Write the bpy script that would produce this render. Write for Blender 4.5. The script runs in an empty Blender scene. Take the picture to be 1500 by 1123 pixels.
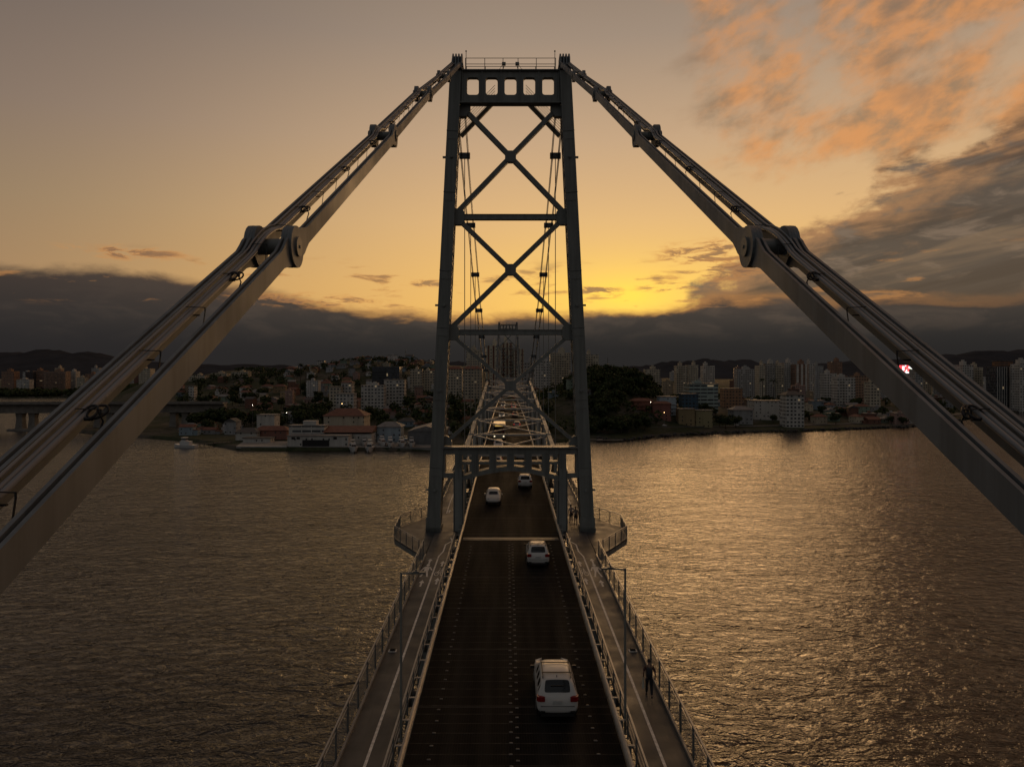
import bpy, bmesh, math, random
from mathutils import Vector, Matrix
R = math.radians
sc = bpy.context.scene
col = sc.collection
rnd = random.Random(7)
# ------------------------------------------------------------------ camera
F, CX, CY, CAMX, CAMZ = 1040.0, 743.3, 548.0, -0.29, 45.0
def px(u, d): return (u - CX) * d / F + CAMX
def pz(v, d): return CAMZ + (CY - v) * d / F
cam_d = bpy.data.cameras.new("camera")
cam = bpy.data.objects.new("camera", cam_d); col.objects.link(cam)
cam.location = (CAMX, 0, CAMZ); cam.rotation_euler = (R(90), 0, 0)
cam_d.sensor_width = 36; cam_d.lens = F / 1500 * 36
cam_d.shift_x = (750 - CX) / 1500; cam_d.shift_y = -(561.5 - CY) / 1500
cam_d.clip_start = 0.1; cam_d.clip_end = 40000
sc.camera = cam

def lin(r, g, b):
    f = lambda c: (c / 255 / 12.92) if c / 255 <= 0.04045 else ((c / 255 + 0.055) / 1.055) ** 2.4
    return (f(r), f(g), f(b))
# ------------------------------------------------------------------ mesh builder
class MB:
    def __init__(s): s.v = []; s.f = []; s.m = []; s.sm = []
    def add(s, vs, fs, mi=0, smooth=False):
        b = len(s.v); s.v.extend([tuple(p) for p in vs])
        for f in fs:
            s.f.append([b + i for i in f]); s.m.append(mi); s.sm.append(smooth)
    def box(s, c, sz, rz=0.0, mi=0):
        x, y, z = sz[0] / 2, sz[1] / 2, sz[2] / 2; ca, sa = math.cos(rz), math.sin(rz)
        vs = []
        for dz in (-z, z):
            for dx, dy in ((-x, -y), (x, -y), (x, y), (-x, y)):
                vs.append((c[0] + dx * ca - dy * sa, c[1] + dx * sa + dy * ca, c[2] + dz))
        s.add(vs, [(0, 3, 2, 1), (4, 5, 6, 7), (0, 1, 5, 4), (1, 2, 6, 5), (2, 3, 7, 6), (3, 0, 4, 7)], mi)
    def bx(s, x0, x1, y0, y1, z0, z1, mi=0):
        s.box(((x0 + x1) / 2, (y0 + y1) / 2, (z0 + z1) / 2), (abs(x1 - x0), abs(y1 - y0), abs(z1 - z0)), 0, mi)
    def beam(s, p, q, w, h, up=(0, 0, 1), mi=0):
        p, q = Vector(p), Vector(q); d = (q - p).normalized(); up = Vector(up)
        if abs(d.dot(up)) > 0.99: up = Vector((0, 1, 0))
        sd = d.cross(up).normalized(); u = sd.cross(d).normalized()
        vs = []
        for e in (p, q):
            for a, b in ((-1, -1), (1, -1), (1, 1), (-1, 1)):
                vs.append(e + sd * (a * w / 2) + u * (b * h / 2))
        s.add(vs, [(0, 1, 2, 3), (7, 6, 5, 4), (0, 4, 5, 1), (1, 5, 6, 2), (2, 6, 7, 3), (3, 7, 4, 0)], mi)
    def tube(s, p, q, r, n=8, r2=None, mi=0, caps=True):
        p, q = Vector(p), Vector(q); r2 = r if r2 is None else r2
        d = (q - p).normalized(); up = Vector((0, 0, 1)) if abs(d.z) < 0.95 else Vector((0, 1, 0))
        a = d.cross(up).normalized(); b = a.cross(d).normalized()
        vs = []
        for e, rr in ((p, r), (q, r2)):
            for i in range(n):
                t = 2 * math.pi * i / n
                vs.append(e + a * (math.cos(t) * rr) + b * (math.sin(t) * rr))
        s.add(vs, [(i, i + n, (i + 1) % n + n, (i + 1) % n) for i in range(n)], mi, n > 6)
        if caps: s.add(vs, [tuple(range(n)), tuple(range(2 * n - 1, n - 1, -1))], mi)
    def path(s, pts, r, n=6, mi=0):
        pts = [Vector(p) for p in pts]
        vs = []
        for i, p in enumerate(pts):
            d = (pts[min(i + 1, len(pts) - 1)] - pts[max(i - 1, 0)]).normalized()
            up = Vector((0, 0, 1)) if abs(d.z) < 0.95 else Vector((0, 1, 0))
            a = d.cross(up).normalized(); b = a.cross(d).normalized()
            for k in range(n):
                t = 2 * math.pi * k / n
                vs.append(p + a * (math.cos(t) * r) + b * (math.sin(t) * r))
        fs = []
        for i in range(len(pts) - 1):
            for k in range(n):
                k2 = (k + 1) % n
                fs.append((i * n + k, (i + 1) * n + k, (i + 1) * n + k2, i * n + k2))
        s.add(vs, fs, mi, True)
        s.add(vs, [tuple(range(n)), tuple(range(len(vs) - 1, len(vs) - n - 1, -1))], mi)
    def prism(s, poly, axis, a, b, mi=0):
        n = len(poly)
        def P(p, t):
            return {'x': (t, p[0], p[1]), 'y': (p[0], t, p[1]), 'z': (p[0], p[1], t)}[axis]
        vs = [P(p, a) for p in poly] + [P(p, b) for p in poly]
        fs = [(i, (i + 1) % n, (i + 1) % n + n, i + n) for i in range(n)] + [tuple(range(n - 1, -1, -1)), tuple(range(n, 2 * n))]
        s.add(vs, fs, mi)
    def ribbon(s, prof, ys, zf, xf=None, mi=0, closed=True):
        """sweep a cross-section prof [(x,dz)] along y following height zf(y) and side shift xf(y)"""
        n = len(prof); vs = []
        for y in ys:
            z = zf(y); x = xf(y) if xf else 0
            for p in prof: vs.append((p[0] + x, y, z + p[1]))
        fs = []
        for i in range(len(ys) - 1):
            for k in range(n if closed else n - 1):
                k2 = (k + 1) % n
                fs.append((i * n + k, i * n + k2, (i + 1) * n + k2, (i + 1) * n + k))
        if closed: fs += [tuple(range(n - 1, -1, -1)), tuple(range(len(vs) - n, len(vs)))]
        s.add(vs, fs, mi)
    def ball(s, c, r, n=8, m=5, mi=0, sz=1.0):
        vs = []; fs = []
        for j in range(m + 1):
            t = math.pi * j / m
            for i in range(n):
                a = 2 * math.pi * i / n
                vs.append((c[0] + r * math.sin(t) * math.cos(a), c[1] + r * math.sin(t) * math.sin(a), c[2] + r * sz * math.cos(t)))
        for j in range(m):
            for i in range(n):
                i2 = (i + 1) % n
                fs.append((j * n + i, (j + 1) * n + i, (j + 1) * n + i2, j * n + i2))
        s.add(vs, fs, mi, True)
    def mesh(s, name, mats, off=(0, 0, 0), fix=True):
        me = bpy.data.meshes.new(name)
        me.from_pydata([(p[0] - off[0], p[1] - off[1], p[2] - off[2]) for p in s.v], [], s.f)
        if not isinstance(mats, (list, tuple)): mats = [mats]
        for m in mats: me.materials.append(m)
        me.polygons.foreach_set("material_index", s.m)
        me.polygons.foreach_set("use_smooth", s.sm)
        if fix:
            bm = bmesh.new(); bm.from_mesh(me); bmesh.ops.recalc_face_normals(bm, faces=bm.faces); bm.to_mesh(me); bm.free()
        me.update()
        return me
    def build(s, name, mats, parent=None, local=False, fix=True):
        off = (0, 0, 0) if (local or parent is None) else ORG[parent.name]
        o = bpy.data.objects.new(name, s.mesh(name, mats, off, fix))
        col.objects.link(o)
        if parent is not None: o.parent = parent
        ORG[o.name] = off
        return o
ORG = {}
def tag(o, label=None, cat=None, group=None, kind=None):
    if label: o["label"] = label
    if cat: o["category"] = cat
    if group: o["group"] = group
    if kind: o["kind"] = kind
    return o
def empty(name, loc, rz=0.0, label=None, cat=None, group=None):
    o = bpy.data.objects.new(name, None); col.objects.link(o)
    o.location = loc; o.rotation_euler = (0, 0, rz); o.empty_display_size = 0.5
    ORG[o.name] = tuple(loc)
    return tag(o, label, cat, group)
def dup(o, parent=None):
    c = o.copy(); col.objects.link(c)
    if parent is not None: c.parent = parent
    for ch in list(o.children): dup(ch, c)
    return c
# ------------------------------------------------------------------ materials
class NT:
    def __init__(s, tree): s.t = tree; s.l = tree.links
    def n(s, ty, **kw):
        nd = s.t.nodes.new(ty)
        for k, v in kw.items():
            if k == 'ins':
                for a, b in v.items(): s.set(nd, a, b)
            else: setattr(nd, k, v)
        return nd
    def set(s, nd, a, b):
        sock = nd.inputs[a]
        if hasattr(b, 'is_output') or hasattr(b, 'links'): s.l.new(b, sock)
        elif isinstance(b, bpy.types.Node): s.l.new(b.outputs[0], sock)
        else:
            if hasattr(sock.default_value, '__len__') and not hasattr(b, '__len__'): b = (b,) * len(sock.default_value)
            if hasattr(sock.default_value, '__len__') and len(sock.default_value) == 4 and len(b) == 3: b = tuple(b) + (1,)
            sock.default_value = b
    def math(s, op, a, b=0.0, c=None, clamp=False):
        nd = s.n('ShaderNodeMath', operation=op, use_clamp=clamp); s.set(nd, 0, a); s.set(nd, 1, b)
        if c is not None: s.set(nd, 2, c)
        return nd.outputs[0]
    def ramp(s, fac, stops, interp='LINEAR'):
        nd = s.n('ShaderNodeValToRGB'); cr = nd.color_ramp; cr.interpolation = interp
        while len(cr.elements) < len(stops): cr.elements.new(0.5)
        for e, (p, c) in zip(cr.elements, stops):
            e.position = p; e.color = (c, c, c, 1) if not hasattr(c, '__len__') else tuple(c) + (1,)
        s.set(nd, 0, fac); return nd.outputs[0]
    def mix(s, fac, a, b, blend='MIX'):
        nd = s.n('ShaderNodeMix', data_type='RGBA', blend_type=blend, clamp_factor=True)
        s.set(nd, 0, fac); s.set(nd, 6, a); s.set(nd, 7, b); return nd.outputs[2]
    def noise(s, vec, scale, detail=4, rough=0.55, dist=0.0):
        nd = s.n('ShaderNodeTexNoise', ins={'Scale': scale, 'Detail': detail, 'Roughness': rough, 'Distortion': dist})
        if vec is not None: s.set(nd, 'Vector', vec)
        return nd.outputs[0]
    def smooth(s, x, a, b):
        nd = s.n('ShaderNodeMapRange', interpolation_type='SMOOTHSTEP', ins={1: a, 2: b, 3: 0.0, 4: 1.0}); s.set(nd, 0, x); return nd.outputs[0]
    def comb(s, x, y, z):
        nd = s.n('ShaderNodeCombineXYZ'); s.set(nd, 0, x); s.set(nd, 1, y); s.set(nd, 2, z); return nd.outputs[0]

def mat(name, color=(0.5, 0.5, 0.5), rough=0.5, metal=0.0, var=0.15, scale=2.0, bump=0.0, spec=0.5, objcol=False, emit=None, estr=0.0):
    m = bpy.data.materials.new(name); m.use_nodes = True
    t = NT(m.node_tree); t.t.nodes.clear()
    out = t.n('ShaderNodeOutputMaterial'); b = t.n('ShaderNodeBsdfPrincipled')
    t.l.new(b.outputs[0], out.inputs[0])
    tc = t.n('ShaderNodeTexCoord').outputs['Object']
    base = color
    if objcol: base = t.n('ShaderNodeObjectInfo').outputs['Color']
    n = t.noise(tc, scale, 5, 0.6)
    fac = t.ramp(n, [(0.3, 1 - var), (0.7, 1 + var * 0.6)])
    c = t.mix(1.0, base, fac, 'MULTIPLY')
    t.set(b, 'Base Color', c); t.set(b, 'Roughness', rough); t.set(b, 'Metallic', metal); t.set(b, 'Specular IOR Level', spec)
    if bump:
        bp = t.n('ShaderNodeBump', ins={'Strength': bump, 'Distance': 0.02}); t.set(bp, 'Height', n); t.l.new(bp.outputs[0], b.inputs['Normal'])
    if emit: t.set(b, 'Emission Color', emit); t.set(b, 'Emission Strength', estr)
    return m
M = {}
def steel(name, c, rough=0.55, streak=0.25):
    m = mat(name, c, rough, 0.0, 0.1, 0.7)
    t = NT(m.node_tree); b = [n for n in t.t.nodes if n.type == 'BSDF_PRINCIPLED'][0]
    old = b.inputs['Base Color'].links[0].from_socket
    tc = t.n('ShaderNodeTexCoord').outputs['Object']
    mp = t.n('ShaderNodeMapping', ins={'Scale': (2.5, 2.5, 0.12)}); t.l.new(tc, mp.inputs[0])
    s = t.noise(mp.outputs[0], 1.0, 6, 0.65)
    d = t.ramp(s, [(0.42, 1.0), (0.62, 1.0 - streak)])
    c2 = t.mix(1.0, old, d, 'MULTIPLY')
    n3 = t.noise(tc, 0.35, 3)
    rust = t.ramp(t.noise(tc, 3.0, 8, 0.7), [(0.66, 0.0), (0.74, 0.35)])
    c3 = t.mix(rust, c2, (0.09, 0.05, 0.03))
    t.set(b, 'Base Color', c3)
    t.set(b, 'Roughness', t.ramp(n3, [(0.3, rough - 0.1), (0.7, rough + 0.15)]))
    return m
M['steel'] = steel('bridge_steel', (0.178, 0.183, 0.166))
M['steel_mid'] = steel('pale_bridge_steel', (0.20, 0.21, 0.195))
M['chain'] = steel('eyebar_steel', (0.150, 0.164, 0.170), 0.6, 0.28)
M['pipe'] = mat('conduit_grey', (0.2, 0.2, 0.2), 0.4, 0.0, 0.1)
M['black'] = mat('black_rubber', (0.012, 0.012, 0.012), 0.6)
M['galv'] = mat('galvanised_steel', (0.34, 0.34, 0.33), 0.42, 0.55, 0.2, 6)
M['galvd'] = mat('dull_galvanised_steel', (0.15, 0.155, 0.15), 0.5, 0.3, 0.2, 6)
M['rail'] = mat('pale_rail', (0.26, 0.25, 0.235), 0.42, 0.3, 0.25, 1.5)
M['white'] = mat('white_marking_and_lit_edge', (0.66, 0.63, 0.57), 0.6, 0, 0.4, 5)
M['lamp_off'] = mat('lamp_glass', (0.3, 0.3, 0.28), 0.2)
M['lampwarm'] = mat('warm_lamp', (0.9, 0.7, 0.4), 0.4, emit=(1.0, 0.62, 0.25), estr=14)
M['lampwhite'] = mat('white_lamp', (0.9, 0.9, 0.8), 0.4, emit=(1.0, 0.85, 0.6), estr=14)
M['stone'] = mat('concrete', (0.24, 0.235, 0.22), 0.85, 0, 0.3, 0.6, 0.2)
# ------------------------------------------------------------------ world: low sun behind cloud, sky texture plus procedural clouds
SUN_AZ, SUN_EL = R(10.2), R(5.0)
w = bpy.data.worlds.new("World"); sc.world = w; w.use_nodes = True
t = NT(w.node_tree); t.t.nodes.clear()
out = t.n('ShaderNodeOutputWorld')
d = t.n('ShaderNodeTexCoord').outputs['Generated']
sx = t.n('ShaderNodeSeparateXYZ'); t.l.new(d, sx.inputs[0])
X, Y, Z = sx.outputs
DEG = 180 / math.pi
az = t.math('MULTIPLY', t.math('ARCTAN2', X, Y), DEG)
el = t.math('MULTIPLY', t.math('ARCSINE', Z), DEG)
ela = t.math('MAXIMUM', el, 0.0)
# clear sky colours by elevation, ahead of the camera
g = lambda *c: tuple(v * 0.98 for v in lin(*c))
clear = t.ramp(t.math('DIVIDE', ela, 60.0), [(0.0, g(252, 190, 90)), (0.117, g(246, 192, 114)), (0.2, g(232, 187, 130)), (0.3, g(206, 172, 136)), (0.42, g(168, 147, 128)), (0.6, g(124, 110, 98)), (1.0, g(92, 88, 88))])
left = t.ramp(t.math('DIVIDE', ela, 60.0), [(0.0, g(176, 136, 96)), (0.117, g(170, 137, 101)), (0.2, g(156, 132, 104)), (0.3, g(138, 120, 106)), (0.42, g(118, 105, 97)), (0.6, g(98, 91, 88)), (1.0, g(84, 82, 83))])
sky = t.mix(t.smooth(az, 2.0, -42.0), clear, left)
# away from the sunset the sky is a dim blue grey
back = t.ramp(t.math('DIVIDE', ela, 60.0), [(0.0, g(102, 103, 104)), (0.5, g(112, 112, 113)), (1.0, g(100, 100, 102))])
sky = t.mix(t.smooth(t.math('ABSOLUTE', az), 45.0, 110.0), sky, back)
# glow round the hidden sun
SD = (math.sin(SUN_AZ) * math.cos(R(6.4)), math.cos(SUN_AZ) * math.cos(R(6.4)), math.sin(R(6.4)))
dt = t.n('ShaderNodeVectorMath', operation='DOT_PRODUCT'); t.l.new(d, dt.inputs[0]); dt.inputs[1].default_value = SD
ang = t.math('MULTIPLY', t.math('ARCCOSINE', t.math('MINIMUM', dt.outputs['Value'], 1.0)), DEG)
gx = t.math('DIVIDE', t.math('SUBTRACT', az, 9.6), 8.0); gy = t.math('DIVIDE', t.math('SUBTRACT', el, 6.2), 2.9)
gl = t.math('EXPONENT', t.math('MULTIPLY', t.math('SQRT', t.math('ADD', t.math('MULTIPLY', gx, gx), t.math('MULTIPLY', gy, gy))), -1.35))
sky = t.mix(t.math('MULTIPLY', gl, 1.15, None, True), sky, tuple(v * 1.2 for v in lin(255, 212, 78)))
# --- clouds
v1 = t.comb(t.math('MULTIPLY', az, 0.085), t.math('MULTIPLY', el, 0.26), 0.0)
v2 = t.comb(t.math('ADD', t.math('MULTIPLY', az, 0.19), t.math('MULTIPLY', el, 0.03)), t.math('ADD', t.math('MULTIPLY', el, 0.30), t.math('MULTIPLY', az, -0.085)), 3.0)
n1 = t.noise(v1, 1.0, 8, 0.6, 0.3)
n1b = t.noise(v1, 2.6, 7, 0.6, 0.4)
n2 = t.noise(v2, 0.9, 9, 0.57, 0.15)
n2b = t.noise(v2, 0.55, 5, 0.55, 0.3)
n3 = t.noise(v2, 2.2, 7, 0.56, 0.15)
# high sunlit streaks, upper right
reg = t.math('MULTIPLY', t.smooth(t.math('ADD', az, t.math('MULTIPLY', el, 0.12)), 11.0, 28.0), t.smooth(el, 11.8, 16.5))
regb = t.math('MULTIPLY', reg, t.smooth(t.math('ABSOLUTE', az), 130.0, 60.0))
cov = t.math('ADD', n2, t.math('MULTIPLY', t.math('SUBTRACT', n2b, 0.5), 0.55))
high = t.math('MULTIPLY', t.smooth(t.math('ADD', cov, t.math('MULTIPLY', t.math('SUBTRACT', regb, 1.0), 0.24)), 0.28, 0.60), t.smooth(regb, 0.0, 0.5))
hc = t.mix(t.smooth(n3, 0.30, 0.64), g(152, 120, 90), g(226, 150, 84))
hc = t.mix(t.math('MULTIPLY', t.smooth(n2b, 0.50, 0.66), 0.85), hc, g(124, 104, 86))
sky = t.mix(t.math('MULTIPLY', high, 0.78), sky, hc)
# broken dark cloud, right
edge_r = t.ramp(t.math('DIVIDE', t.math('ADD', az, 60.0), 120.0), [(0.0, 0.0), (0.60, 0.0), (0.62, 0.22), (0.65, 0.285), (0.69, 0.37), (0.735, 0.47), (0.78, 0.53), (0.82, 0.56), (1.0, 0.54)])
er = t.math('MULTIPLY', edge_r, 30.0)
rr_ = t.math('SUBTRACT', er, el)
dens = t.math('ADD', t.math('MULTIPLY', rr_, 0.15), t.math('MULTIPLY', t.math('SUBTRACT', t.math('ADD', t.math('MULTIPLY', n2, 0.7), t.math('MULTIPLY', n1b, 0.5)), 0.6), 2.1))
dk = t.math('MULTIPLY', t.smooth(dens, -0.12, 0.22), t.smooth(az, 11.5, 15.0))
thick = t.smooth(dens, 0.05, 0.75)
dcol = t.mix(thick, g(176, 130, 90), g(84, 77, 71))
dcol = t.mix(t.math('MULTIPLY', t.smooth(n1b, 0.52, 0.68), t.smooth(el, 3.0, 6.0)), dcol, g(122, 106, 92))
lay = t.noise(t.comb(t.math('MULTIPLY', az, 0.05), t.math('ADD', t.math('MULTIPLY', el, 0.55), t.math('MULTIPLY', az, -0.10)), 11.0), 1.0, 6, 0.55, 0.4)
dcol = t.mix(t.math('MULTIPLY', t.smooth(lay, 0.5, 0.62), 0.6), dcol, g(64, 59, 56))
dcol = t.mix(t.math('MULTIPLY', t.smooth(lay, 0.47, 0.36), 0.6), dcol, g(132, 110, 88))
dcol = t.mix(t.smooth(el, 8.0, 2.0), dcol, g(64, 58, 54))
sky = t.mix(t.math('MULTIPLY', dk, 0.95), sky, dcol)
# solid bank along the horizon
edge_b = t.ramp(t.math('DIVIDE', t.math('ADD', az, 60.0), 120.0), [(0.0, 0.72), (0.205, 0.72), (0.30, 0.70), (0.35, 0.645), (0.39, 0.57), (0.43, 0.485), (0.50, 0.475), (0.555, 0.50), (0.60, 0.56), (0.64, 0.62), (0.72, 0.56), (0.85, 0.52), (1.0, 0.5)])
eb = t.math('MULTIPLY', edge_b, 10.0)
bd = t.math('ADD', t.math('SUBTRACT', eb, el), t.math('ADD', t.math('MULTIPLY', t.math('SUBTRACT', n1, 0.5), 2.2), t.math('MULTIPLY', t.math('SUBTRACT', n1b, 0.5), 2.0)))
bm_ = t.smooth(bd, -0.45, 0.75)
bcol = t.ramp(t.math('DIVIDE', ela, 9.0), [(0.0, g(42, 40, 39)), (0.28, g(54, 51, 48)), (0.5, g(70, 63, 57)), (0.85, g(98, 82, 70))])
bcol = t.mix(t.math('MULTIPLY', t.math('MULTIPLY', t.smooth(n1b, 0.44, 0.66), 0.45), t.smooth(el, 1.5, 4.5)), bcol, g(98, 84, 72))
bcol = t.mix(t.smooth(el, 4.5, 0.8), bcol, g(43, 41, 40))
bcol = t.mix(t.smooth(az, 0.0, -40.0), bcol, t.mix(0.55, bcol, g(44, 41, 42)))
rim = t.math('MULTIPLY', t.smooth(bd, 0.9, 0.1), t.smooth(t.math('ABSOLUTE', t.math('SUBTRACT', az, 8.0)), 42.0, 5.0))
bcol = t.mix(t.math('MULTIPLY', rim, 0.65), bcol, g(214, 146, 78))
bank = t.math('MULTIPLY', bm_, t.smooth(t.math('ABSOLUTE', az), 120.0, 70.0))
sky = t.mix(bank, sky, bcol)
# small loose clouds over the bank
v4 = t.comb(t.math('MULTIPLY', az, 0.16), t.math('MULTIPLY', el, 0.75), 7.0)
n4 = t.noise(v4, 1.0, 7, 0.58, 0.2)
win = t.math('MULTIPLY', t.smooth(el, 4.6, 5.6), t.smooth(el, 9.5, 7.6))
loose = t.math('MULTIPLY', t.math('MULTIPLY', t.smooth(n4, 0.56, 0.66), win), t.smooth(t.math('ABSOLUTE', az), 100.0, 60.0))
sky = t.mix(t.math('MULTIPLY', loose, 0.85), sky, t.mix(t.smooth(n4, 0.57, 0.72), g(206, 142, 80), g(122, 98, 76)))
n5 = t.noise(v4, 2.3, 9, 0.68, 0.6)
for (u_, v_, wu, wv, st_) in ((185, 369, 62, 9, .9), (622, 415, 34, 5, .8), (565, 424, 18, 4, .7), (740, 410, 40, 6, .6), (872, 428, 34, 9, .9), (985, 420, 42, 7, .8), (1040, 372, 62, 17, .9), (1050, 395, 60, 14, .8), (450, 440, 95, 9, .8)):
    a0 = math.degrees(math.atan((u_ - CX) / F)); r0 = math.hypot(F, u_ - CX); e0 = math.degrees(math.atan((CY - v_) / r0))
    ga = t.math('POWER', t.math('DIVIDE', t.math('SUBTRACT', az, a0), math.degrees(wu / F)), 2.0); ge = t.math('POWER', t.math('DIVIDE', t.math('SUBTRACT', el, e0), math.degrees(wv / r0)), 2.0)
    gg = t.math('MULTIPLY', t.math('EXPONENT', t.math('MULTIPLY', t.math('ADD', ga, ge), -0.8)), t.smooth(n5, 0.36, 0.66))
    mk = t.math('MULTIPLY', t.smooth(gg, 0.08, 0.55), st_)
    sky = t.mix(mk, sky, t.mix(t.smooth(gg, 0.2, 0.65), g(214, 146, 80), g(142, 106, 78)))
sky = t.mix(t.smooth(el, 0.0, -3.0), sky, g(44, 40, 36))
bg1 = t.n('ShaderNodeBackground', ins={'Strength': 0.92}); t.l.new(sky, bg1.inputs[0])
nis = t.n('ShaderNodeTexSky', sky_type='NISHITA', sun_disc=False, sun_elevation=SUN_EL, sun_rotation=SUN_AZ, air_density=1.0, dust_density=2.0)
bg2 = t.n('ShaderNodeBackground'); t.l.new(nis.outputs[0], bg2.inputs[0]); t.l.new(t.math('MULTIPLY', t.math('MULTIPLY', t.math('SUBTRACT', 1.0, bank), t.math('SUBTRACT', 1.0, dk)), 0.0015), bg2.inputs[1])
ad = t.n('ShaderNodeAddShader'); t.l.new(bg1.outputs[0], ad.inputs[0]); t.l.new(bg2.outputs[0], ad.inputs[1])
t.l.new(ad.outputs[0], out.inputs[0])
sl = bpy.data.lights.new("sun", 'SUN'); sl.energy = 0.72; sl.angle = R(32); sl.color = (1.0, 0.57, 0.25)
so = bpy.data.objects.new("sun", sl); col.objects.link(so)
sdir = Vector((math.sin(SUN_AZ) * math.cos(SUN_EL), math.cos(SUN_AZ) * math.cos(SUN_EL), math.sin(SUN_EL)))
so.rotation_euler = (-sdir).to_track_quat('-Z', 'Y').to_euler(); so.location = (0, 0, 120)
sc.view_settings.view_transform = 'Standard'; sc.view_settings.look = 'None'
sc.view_settings.exposure = 0.0; sc.view_settings.gamma = 1.0
sc.cycles.max_bounces = 6; sc.cycles.diffuse_bounces = 3; sc.cycles.glossy_bounces = 3
sc.cycles.use_denoising = True
# ------------------------------------------------------------------ water
def water_mat():
    m = bpy.data.materials.new('sea_water'); m.use_nodes = True
    t = NT(m.node_tree); t.t.nodes.clear()
    out = t.n('ShaderNodeOutputMaterial'); b = t.n('ShaderNodeBsdfPrincipled'); t.l.new(b.outputs[0], out.inputs[0])
    tc = t.n('ShaderNodeTexCoord').outputs['Object']
    mp = t.n('ShaderNodeMapping', ins={'Rotation': (0, 0, R(12)), 'Scale': (0.55, 1.0, 1.0)}); t.l.new(tc, mp.inputs[0])
    mp2 = t.n('ShaderNodeMapping', ins={'Rotation': (0, 0, R(-24)), 'Scale': (0.65, 1.0, 1.0)}); t.l.new(tc, mp2.inputs[0])
    a = t.noise(mp.outputs[0], 0.155, 4, 0.55, 0.6)
    c = t.noise(mp2.outputs[0], 0.62, 4, 0.55, 0.8)
    e = t.noise(mp.outputs[0], 1.2, 3, 0.6, 0.6)
    gust = t.noise(tc, 0.012, 4, 0.5)
    big = t.noise(mp.outputs[0], 0.035, 2, 0.5)
    f = t.noise(mp2.outputs[0], 2.6, 3, 0.6, 0.4)
    rg = lambda n_: t.math('SUBTRACT', 1.0, t.math('ABSOLUTE', t.math('MULTIPLY', t.math('SUBTRACT', n_, 0.5), 2.6)))
    h = t.math('ADD', t.math('MULTIPLY', rg(a), 1.25), t.math('ADD', t.math('MULTIPLY', rg(c), 0.55), t.math('ADD', t.math('MULTIPLY', rg(e), 0.07), t.math('MULTIPLY', f, 0.05))))
    h = t.math('ADD', h, t.math('MULTIPLY', big, 1.2))
    amp = t.ramp(gust, [(0.3, 0.62), (0.7, 1.0)])
    bp = t.n('ShaderNodeBump', ins={'Strength': 1.0, 'Distance': 0.40}); t.l.new(t.math('MULTIPLY', h, amp), bp.inputs['Height'])
    t.l.new(bp.outputs[0], b.inputs['Normal'])
    t.set(b, 'Base Color', (0.016, 0.011, 0.007)); t.set(b, 'Roughness', 0.07); t.set(b, 'IOR', 1.333); t.set(b, 'Specular IOR Level', 0.5)
    return m
M['water'] = water_mat()
mb = MB(); mb.add([(-12000, -400, 0), (12000, -400, 0), (12000, 16000, 0), (-12000, 16000, 0)], [(0, 1, 2, 3)])
tag(mb.build('sea_water', M['water']), 'rippled bay water under the bridge', kind='structure')
def foam_mat():
    m = bpy.data.materials.new('wake_foam'); m.use_nodes = True; t = NT(m.node_tree); t.t.nodes.clear()
    out = t.n('ShaderNodeOutputMaterial'); b = t.n('ShaderNodeBsdfPrincipled', ins={'Roughness': 0.9}); t.set(b, 'Base Color', (0.42, 0.38, 0.34))
    tc = t.n('ShaderNodeTexCoord').outputs['Object']; tr = t.n('ShaderNodeBsdfTransparent'); mx = t.n('ShaderNodeMixShader')
    t.set(mx, 0, t.math('MULTIPLY', t.ramp(t.noise(tc, 0.55, 7, 0.7), [(0.45, 0.0), (0.68, 1.0)]), 0.55)); t.l.new(tr.outputs[0], mx.inputs[1]); t.l.new(b.outputs[0], mx.inputs[2]); t.l.new(mx.outputs[0], out.inputs[0])
    return m
M['foam'] = foam_mat()
mb = MB()
for line in ([(1000, 752), (1080, 755), (1150, 764), (1230, 768), (1330, 769)], [(1365, 770), (1420, 773), (1480, 774)], [(1215, 815), (1290, 828), (1350, 836)]):
    vs = []
    for i, (u, v) in enumerate(line):
        d_ = CAMZ * F / (v - CY); h = 1.3 if 0 < i < len(line) - 1 else .25; vs += [(px(u, d_), d_ - h, .02), (px(u, d_), d_ + h, .02)]
    mb.add(vs, [(2 * i, 2 * i + 2, 2 * i + 3, 2 * i + 1) for i in range(len(line) - 1)])
tag(mb.build('wake_foam', M['foam'], fix=False), 'thin pale wake streaks of a passed boat on the bay', kind='stuff')
# ------------------------------------------------------------------ the bridge
TY = 66.0; SPAN = 339.5; FY = TY + SPAN; MIDY = TY + SPAN / 2; PAN = SPAN / 26
def zd(y):
    if y < TY: return 30.3 - (TY - y) * 0.018
    if y > FY: return 30.3 - (y - FY) * 0.045
    return 30.3 + 2.3 * (1 - ((y - MIDY) / (SPAN / 2)) ** 2)
def span(a, b, st):
    n = max(1, int(math.ceil((b - a) / st))); return [a + (b - a) * i / n for i in range(n + 1)]
YA, YB = -60.0, 620.0
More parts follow.
